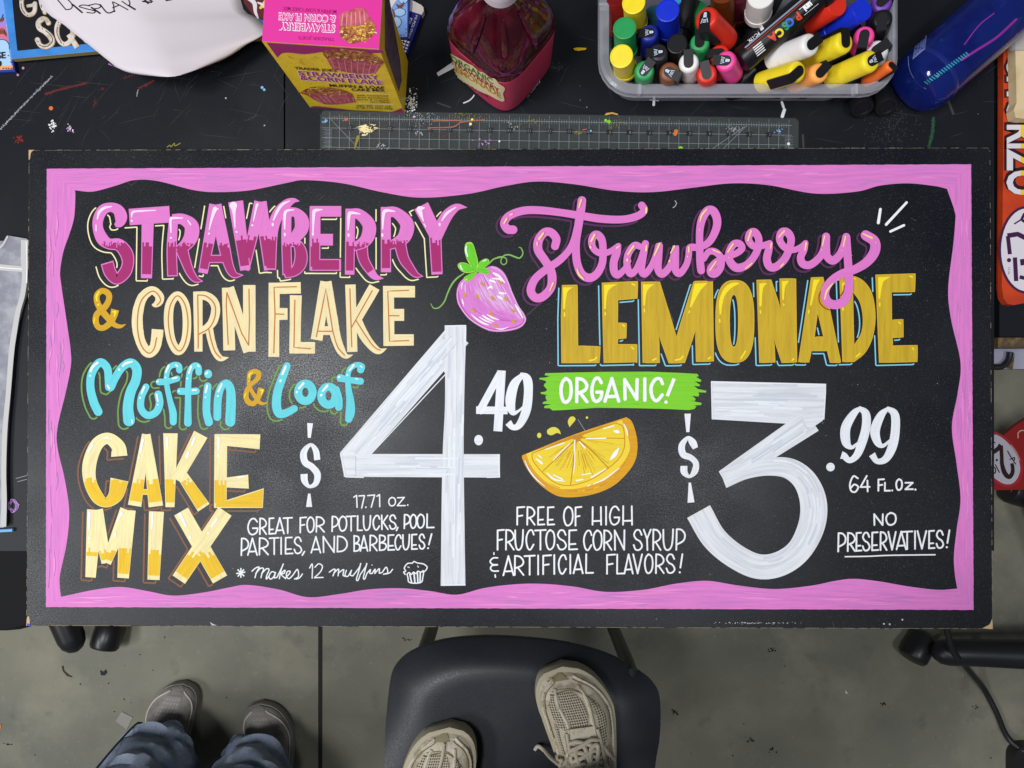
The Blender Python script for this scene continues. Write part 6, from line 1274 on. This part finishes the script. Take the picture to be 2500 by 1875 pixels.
# ------------------------------------------------------------------ shoes and people
mat('sneaker_cream', '#d0c6ae', .6, mott=[('#a89c82', 40, .48, .64), ('#6f634c', 120, .60, .70, .7)]); mat('sneaker_edge', '#a8a081', .6, mott=[('#8c8350', 30, .48, .62)]); mat('sneaker_pale', '#dcd3bd', .55, mott=[('#ab9f86', 50, .48, .64), ('#6f634c', 140, .63, .71, .6)]); mat('sole_cream', '#beb59c', .7); mat('lace', '#cbc2ae', .8, bump=(900, .6))
def weave(name, c1, c2, sc, r0, r1, rough=.7):
    m = mat(name, c1, rough); nt = m.node_tree; N = nt.nodes.new; L = nt.links.new
    uv = N('ShaderNodeUVMap'); uv.uv_map = 'uv'; v = N('ShaderNodeTexVoronoi'); v.inputs['Scale'].default_value = sc; v.inputs['Randomness'].default_value = .12; L(uv.outputs[0], v.inputs['Vector'])
    r = N('ShaderNodeMapRange'); r.inputs[1].default_value = r0; r.inputs[2].default_value = r1; L(v.outputs['Distance'], r.inputs[0])
    x = N('ShaderNodeMix'); x.data_type = 'RGBA'; x.inputs[6].default_value = (*lin(c2), 1); x.inputs[7].default_value = (*lin(c1), 1); L(r.outputs[0], x.inputs[0]); L(x.outputs[2], nt.nodes['Principled BSDF'].inputs['Base Color'])
weave('shoe_mesh', '#c9bfa9', '#40362d', 270, .28, .44)
mat('seam_dark', '#7f745f', .8); weave('knit_dots', '#8d8983', '#aaa69e', 130, .14, .30); mat('knit_grey', '#8b8781', .85, mott=[('#7b7771', 50, .45, .6)]); mat('sole_pale', '#c4beb5', .7)
def lerp(tab, s): return float(np.interp(s, [a for a, b in tab], [b for a, b in tab]))
class Shoe:
    def __init__(s, parent, toe, ang, z0, L, W, Htab, mirror=1, k=1.):
        s.p = parent; s.a = math.radians(ang); s.toe = toe; s.z0 = z0; s.L = L; s.m = mirror; s.H = cr(Htab, 6)
        s.w = cr([(0, .0), (.015, .45), (.06, .64), (.2, .74), (.4, .75), (.55, .86), (.7, .98), (.8, 1.0), (.89, .88), (.95, .66), (.985, .36), (1, 0)], 5); s.W = W
    def c(s, q): return s.m*.012*math.sin(math.pi*min(1, q))*1-(s.m*.010*max(0, q-.75)/.25)
    def S(s, q, t, off=0, zs=.030):
        w = lerp(s.w, q)*s.W; H = lerp(s.H, q); x = s.c(q)+t*w; y = (q-1)*s.L; r = min(1, abs(t))
        z = zs+(H-zs)*(max(0, 1-r**3.0))**.6; nx = t*abs(t)*.8; x += off*nx; z += off*(1-abs(nx)*.5)
        ca, sa = math.cos(s.a), math.sin(s.a); return Vector((s.toe[0]+x*ca-y*sa, s.toe[1]+x*sa+y*ca, s.z0+z))
    def grid(s, name, m, q0, q1, t0, t1, off, nq=24, nt=14):
        """patch of the upper; t0/t1 are functions of the 0..1 position along it"""
        vs_ = []; fs = []; uv = []
        for i in range(nq+1):
            k = i/nq; q = q0+(q1-q0)*k
            for j in range(nt+1):
                a, b = t0(k), t1(k); t = a+(b-a)*j/nt; vs_.append(tuple(s.S(q, t, off))); uv.append((q*s.L, t*s.W))
        for i in range(nq):
            for j in range(nt): a = i*(nt+1)+j; fs.append([a, a+1, a+nt+2, a+nt+1])
        me = bpy.data.meshes.new(name); me.from_pydata(vs_, [], fs); u = me.uv_layers.new(name='uv')
        for l in me.loops: u.data[l.index].uv = uv[l.vertex_index]
        bm = bmesh.new(); bm.from_mesh(me); bmesh.ops.recalc_face_normals(bm, faces=bm.faces)
        if sum(f.normal.z for f in bm.faces) < 0: bmesh.ops.reverse_faces(bm, faces=bm.faces)
        bm.to_mesh(me); bm.free(); return link(name, me, m, s.p, True)
    def sole(s, m, g=.004, h=.034, toe_up=.0):
        n = 48; ring = [(k/n, 1) for k in range(n+1)]+[(1-k/n, -1) for k in range(1, n)]
        ca, sa = math.cos(s.a), math.sin(s.a)
        def pt(q, sd, e, z):
            w = lerp(s.w, q)*s.W+e; x = s.c(q)+sd*w; y = (q-1)*s.L+e*(1 if q > .5 else -1)*(abs(q-.5)*2)**6
            return (s.toe[0]+x*ca-y*sa, s.toe[1]+x*sa+y*ca, s.z0+z)
        bm = bmesh.new(); rings(bm, [[pt(q, sd, e, z) for q, sd in ring] for e, z in ((g-.004, .0), (g, .004), (g+.0012, h*.6), (g, h), (g-.004, h+.002))]); return fin('sole', bm, m, s.p, True)
    def line(s, name, pts, r, m, off=.001, seg=8, lift=None):
        q = cr([(*a, (lift[i] if lift else 0)) for i, a in enumerate(pts)], 6); bm = bmesh.new(); tube(bm, [s.S(a, b, off+c_) for a, b, c_ in q], r, seg); return fin(name, bm, m, s.p, True)
def root_person(label, x, y, z): return thing('person', label, 'person', (x, y, z))
def leg_cloth(bm, path, rad, seed, seg=64, fold=.005):
    rs = []
    for i, ((x, y, z), r) in enumerate(zip(path, rad)):
        ring = []
        for k in range(seg):
            a = 2*math.pi*k/seg; f = fold*(1+1.2*math.exp(-abs(z-path[0][2])*9))*(math.sin(3*a+z*38+seed)*.5+.6*math.sin(z*95+seed+1.6*math.sin(a+seed))*math.exp(-abs(z-path[0][2])*6)+.35*math.sin(z*170+3*math.sin(2*a+seed))+.25*math.sin(z*260+4*math.sin(a*2-seed)+5*a)+math.sin(5*a-z*61+seed*2)*.35+math.sin(z*120+2*a+seed)*.4)
            ring.append((x+(r+f)*math.cos(a)*.94, y+(r+f)*1.08*math.sin(a), z+.006*math.sin(2*a+seed)))
        rs.append(ring)
    rings(bm, rs, False, False)
def body(parent, J, name='body'):
    """one continuous skinned figure from joints"""
    vs_ = [j[0] for j in J['v']]; me = bpy.data.meshes.new(name); me.from_pydata(vs_, J['e'], []); o = link(name, me, 'skin', parent)
    sk = o.modifiers.new('skin', 'SKIN'); 
    for d, j in zip(me.skin_vertices[0].data, J['v']): d.radius = (j[1], j[1]); d.use_root = False
    me.skin_vertices[0].data[0].use_root = True; o.modifiers.new('sub', 'SUBSURF').levels = 2; return o
mat('skin', '#a9765a', .5); mat('shirt_dark', '#23262c', .85); mat('hair_dark', '#1c1512', .6)
mat('sole_grey', '#8a8680', .7); mat('denim_seam', '#48536a', .9); mat('denim_dark', '#8f9bb0', .9, bump=(500, .8), mott=[('#657189', 9, .42, .62), ('#a3adba', 8, .54, .70, .85), ('#56627a', 260, .55, .68, .6)]); mat('denim_pale', '#7b8798', .85, bump=(700, .5), mott=[('#5f6c80', 20, .45, .6), ('#a9b2bf', 60, .6, .7)]); mat('hem_pale', '#a3a9b2', .9, bump=(800, .6))
def figure(label, feet, z0, hip, chest, head, denim, hem_z, ank_r, lean=0):
    fx = sum(f[0] for f in feet)/2; fy = sum(f[1] for f in feet)/2; root = root_person(label, fx, fy, z0)
    hz = hip[2]; V_ = [(hip, .115)]; E = []
    def add(p_, r, par): V_.append((tuple(p_), r)); E.append((par, len(V_)-1)); return len(V_)-1
    c1 = add((np.array(hip)+np.array(chest))/2, .12, 0); c2 = add(chest, .13, c1); nk = add(np.array(chest)*.55+np.array(head)*.45+np.array((0, 0, .02)), .055, c2); hd = add(head, .085, nk); add(np.array(head)+np.array((0, .01, .10)), .06, hd)
    for f in feet:
        sd = 1 if f[0] > fx else -1
        h_ = add((hip[0]+sd*.09, hip[1], hz-.06), .085, 0); k_ = add(((hip[0]+sd*.09)*.45+f[0]*.55, (hip[1]*.5+f[1]*.5)+.02, z0+(hz-z0)*.52), .058, h_); add((f[0], f[1], z0+.09), .038, add((f[0], f[1]-.005, z0+.16), .038, k_))
        s_ = add((chest[0]+sd*.19, chest[1], chest[2]+.04), .05, c2); e_ = add((chest[0]+sd*.25, chest[1]+.02, chest[2]-.24), .042, s_); w_ = add((chest[0]+sd*.20, chest[1]+.10, chest[2]-.44), .03, e_); add((chest[0]+sd*.19, chest[1]+.13, chest[2]-.54), .028, w_)
    body(root, {'v': V_, 'e': E})
    for i, f in enumerate(feet):
        sd = 1 if f[0] > fx else -1; hx, hy = hip[0]+sd*.095, hip[1]; n = 60; path = []; rad = []
        for k in range(n):
            t = k/(n-1); path.append((f[0]+(hx-f[0])*t**1.1, f[1]+(hy-f[1])*t+.015*math.sin(math.pi*t), hem_z+(hz-hem_z)*t)); rad.append(ank_r+(.118-ank_r)*t**.35)
        bm = bmesh.new(); leg_cloth(bm, path, rad, i*2.1+f[0]*7); tl = o = fin('trouser_leg', bm, denim, root, True); o.modifiers.new('thick', 'SOLIDIFY').thickness = .003
        bm = bmesh.new(); tube(bm, [(q[0]+(r+.009)*.94*math.cos(2.0+i*.6), q[1]+(r+.009)*1.08*math.sin(2.0+i*.6), q[2]) for q, r in zip(path[:22], rad)], .0022, 6); fin('seam', bm, 'denim_seam', tl, True)
        bm = bmesh.new(); leg_cloth(bm, [(path[0][0], path[0][1], hem_z-.004), (path[0][0], path[0][1], hem_z+.010)], [ank_r+.0025]*2, i*2.1+f[0]*7); fin('hem', bm, 'hem_pale' if denim == 'denim_pale' else denim, tl, True)
    a, b = np.array((hip[0], hip[1], hz-.08)), np.array((chest[0], chest[1], chest[2]+.10)); bm = bmesh.new(); rs = []
    for k in range(9):
        t = k/8; c_ = a+(b-a)*t; w = [.17, .165, .16, .165, .175, .19, .20, .17, .08][k]; rs.append([(c_[0]+w*math.cos(q), c_[1]+w*.68*math.sin(q), c_[2]) for q in (2*math.pi*j/28 for j in range(28))])
    rings(bm, rs); fin('shirt', bm, 'shirt_dark', root, True)
    bm = bmesh.new(); lathe(bm, [(.0, -.09), (.07, -.07), (.098, 0), (.095, .06), (.06, .11), (0, .125)], (head[0], head[1]-.02, head[2]+.02), seg=24); fin('hair', bm, 'hair_dark', root, True)
    return root

# the photographer: cream sneakers on the chair
PH = figure('photographer standing on the chair in pale jeans and worn cream mesh sneakers', [(-.105, -.79), (.120, -.668)], .452, (.06, -.72, 1.25), (.06, -.53, 1.58), (.05, -.40, 1.88), 'denim_pale', .545, .062)
def sneaker(toe, ang, mirror):
    s = Shoe(PH, toe, ang, .452, .29, .0545, [(0, .10), (.08, .115), (.2, .115), (.35, .112), (.5, .100), (.62, .083), (.75, .068), (.86, .060), (.94, .050), (.985, .038), (1, .030)], mirror)
    s.sole('sole_cream', .0045, .036); s.grid('upper', 'sneaker_cream', .0, 1.0, lambda k: -1, lambda k: 1, 0, 60, 32)
    s.grid('toe_bumper', 'sneaker_edge', .955, .995, lambda k: -.80+.5*k, lambda k: .25-.2*k, .0018)
    s.grid('toe_cap', 'sneaker_pale', .865, .968, lambda k: -.96, lambda k: .96, .0008)
    e = lambda k: math.sin(math.pi*min(max(k, 0), 1))**.5
    s.grid('toe_mesh', 'shoe_mesh', .715, .900, lambda k: -.50-.22*e(k), lambda k: .10+.20*e(k), .0016)
    s.grid('side_mesh', 'shoe_mesh', .60, .855, lambda k: (.40+.12*e(k))*1, lambda k: .52+.24*e(k), .0016)
    s.grid('side_mesh', 'shoe_mesh', .55, .74, lambda k: -.74, lambda k: -.60-.08*e(k), .0016); s.grid('side_mesh', 'shoe_mesh', .44, .60, lambda k: .66, lambda k: .74+.12*e(k), .0016); s.grid('side_mesh', 'shoe_mesh', .62, .80, lambda k: .84, lambda k: .86+.07*e(k), .0014)
    s.grid('tongue_patch', 'sneaker_pale', .665, .725, lambda k: -.42, lambda k: .36, .0030)
    s.grid('tongue', 'shoe_mesh', .40, .665, lambda k: -.36, lambda k: .32, .0022)
    for sd in (-1, 1):
        s.line('overlay_strap', [(.92, sd*.42), (.84, sd*.44), (.74, sd*.36), (.66, sd*.42)], .0030, 'sneaker_pale', .0006); s.line('overlay_strap', [(.965, sd*.55), (.90, sd*.82), (.80, sd*.92), (.66, sd*.92), (.5, sd*.9)], .0024, 'sneaker_pale', .001)
        s.line('overlay_strap', [(.70, sd*.44), (.6, sd*.50), (.50, sd*.50), (.42, sd*.46)], .0042, 'sneaker_cream', .0012); s.line('overlay_strap', [(.62, sd*.52), (.56, sd*.72), (.50, sd*.93)], .0035, 'sneaker_pale', .0008); s.line('overlay_strap', [(.54, sd*.52), (.48, sd*.74), (.43, sd*.95)], .0035, 'sneaker_pale', .0008)
    s.line('overlay_strap', [(.905, -.55), (.912, -.2), (.905, .2), (.87, .42)], .0016, 'sole_cream', .0012); 
    for sd in (-1, 1):
        for dq in (-.05, .05): s.line('stitching', [(.70, sd*.44+dq), (.6, sd*.50+dq), (.50, sd*.50+dq), (.42, sd*.46+dq)], .0008, 'seam_dark', .0042, 5)
        s.line('stitching', [(.955, sd*.40), (.90, sd*.74), (.80, sd*.85), (.66, sd*.86)], .0008, 'seam_dark', .0014, 5); s.line('stitching', [(.62, sd*.57), (.56, sd*.77), (.50, sd*.97)], .0007, 'seam_dark', .0032, 5)
    s.line('stitching', [(.895, -.62), (.893, -.5), (.905, -.25), (.91, 0), (.90, .25), (.868, .5), (.80, .62)], .0009, 'seam_dark', .0026, 5); s.line('stitching', [(.722, -.42), (.724, -.1), (.722, .34)], .0008, 'seam_dark', .0036, 5); s.line('stitching', [(.668, -.42), (.67, -.1), (.668, .34)], .0008, 'seam_dark', .0036, 5)
    for i, q in enumerate((.655, .605, .555, .505, .46)): s.line('lace', [(q, -.46), (q+.012, -.2), (q-.006, .1), (q-.03, .42)], .0032, 'lace', .0035, 8, [0, .004, .004, 0]); s.line('lace', [(q-.03, -.46), (q-.006, -.12), (q+.014, .2), (q, .42)], .0032, 'lace', .0045, 8, [0, .005, .005, 0])
    s.line('lace', [(.50, -.05), (.57, -.28), (.63, -.30), (.645, -.05), (.60, .02), (.52, .05)], .0034, 'lace', .008, 8); s.line('lace', [(.50, .03), (.58, .30), (.64, .35), (.625, .15), (.56, .08), (.50, .02)], .0034, 'lace', .009, 8)
    return s
s = sneaker(P(1382, 1634, .49)[:2], 8.5, 1)
q = [P(*a) for a in ((1366, 1868, .55), (1344, 1850, .50), (1328, 1832, .47), (1314, 1822, .462), (1306, 1830, .4575))]; bm = bmesh.new(); tube(bm, cr(q, 5), .0030, 8); fin('lace', bm, 'lace', PH, True)
s = sneaker(P(1076, 1785, .49)[:2], 3, -1)
s.line('lace', [(.97-.02, .0), (.89, .03), (.80, -.02), (.7, .0)], .0028, 'lace', .003, 8)

# the second person: grey knit shoes on the concrete
P2 = figure('person in dark blue jeans and grey dotted knit shoes standing on the floor at left', [(-.752, -.815), (-.545, -.850)], 0, (-.62, -.97, .84), (-.62, -.99, 1.22), (-.62, -.97, 1.56), 'denim_dark', .098, .085)
for toe, ang, mi in ((P(421, 1680, .05)[:2], -5, -1), (P(636, 1730, .05)[:2], 3, 1)):
    s = Shoe(P2, toe, ang, 0, .272, .0485, [(0, .09), (.1, .10), (.3, .10), (.5, .088), (.65, .072), (.8, .060), (.9, .050), (.97, .040), (1, .028)], mi)
    s.sole('sole_grey', .0015, .026); s.grid('upper', 'knit_grey', 0, 1, lambda k: -1, lambda k: 1, 0, 50, 28); s.grid('dotted_knit', 'knit_dots', .55, .93, lambda k: -.62+.2*k, lambda k: .62-.2*k, .0008)
    s.grid('toe_guard', 'sole_grey', .972, .998, lambda k: -.55, lambda k: .55, .0012)
    s.line('piping', [(.965, -.55), (.90, -.86), (.80, -.96), (.62, -.97), (.5, -.97)], .0015, 'sole_pale', .001); s.line('piping', [(.965, .55), (.90, .86), (.80, .96), (.62, .97), (.5, .97)], .0015, 'sole_pale', .001)
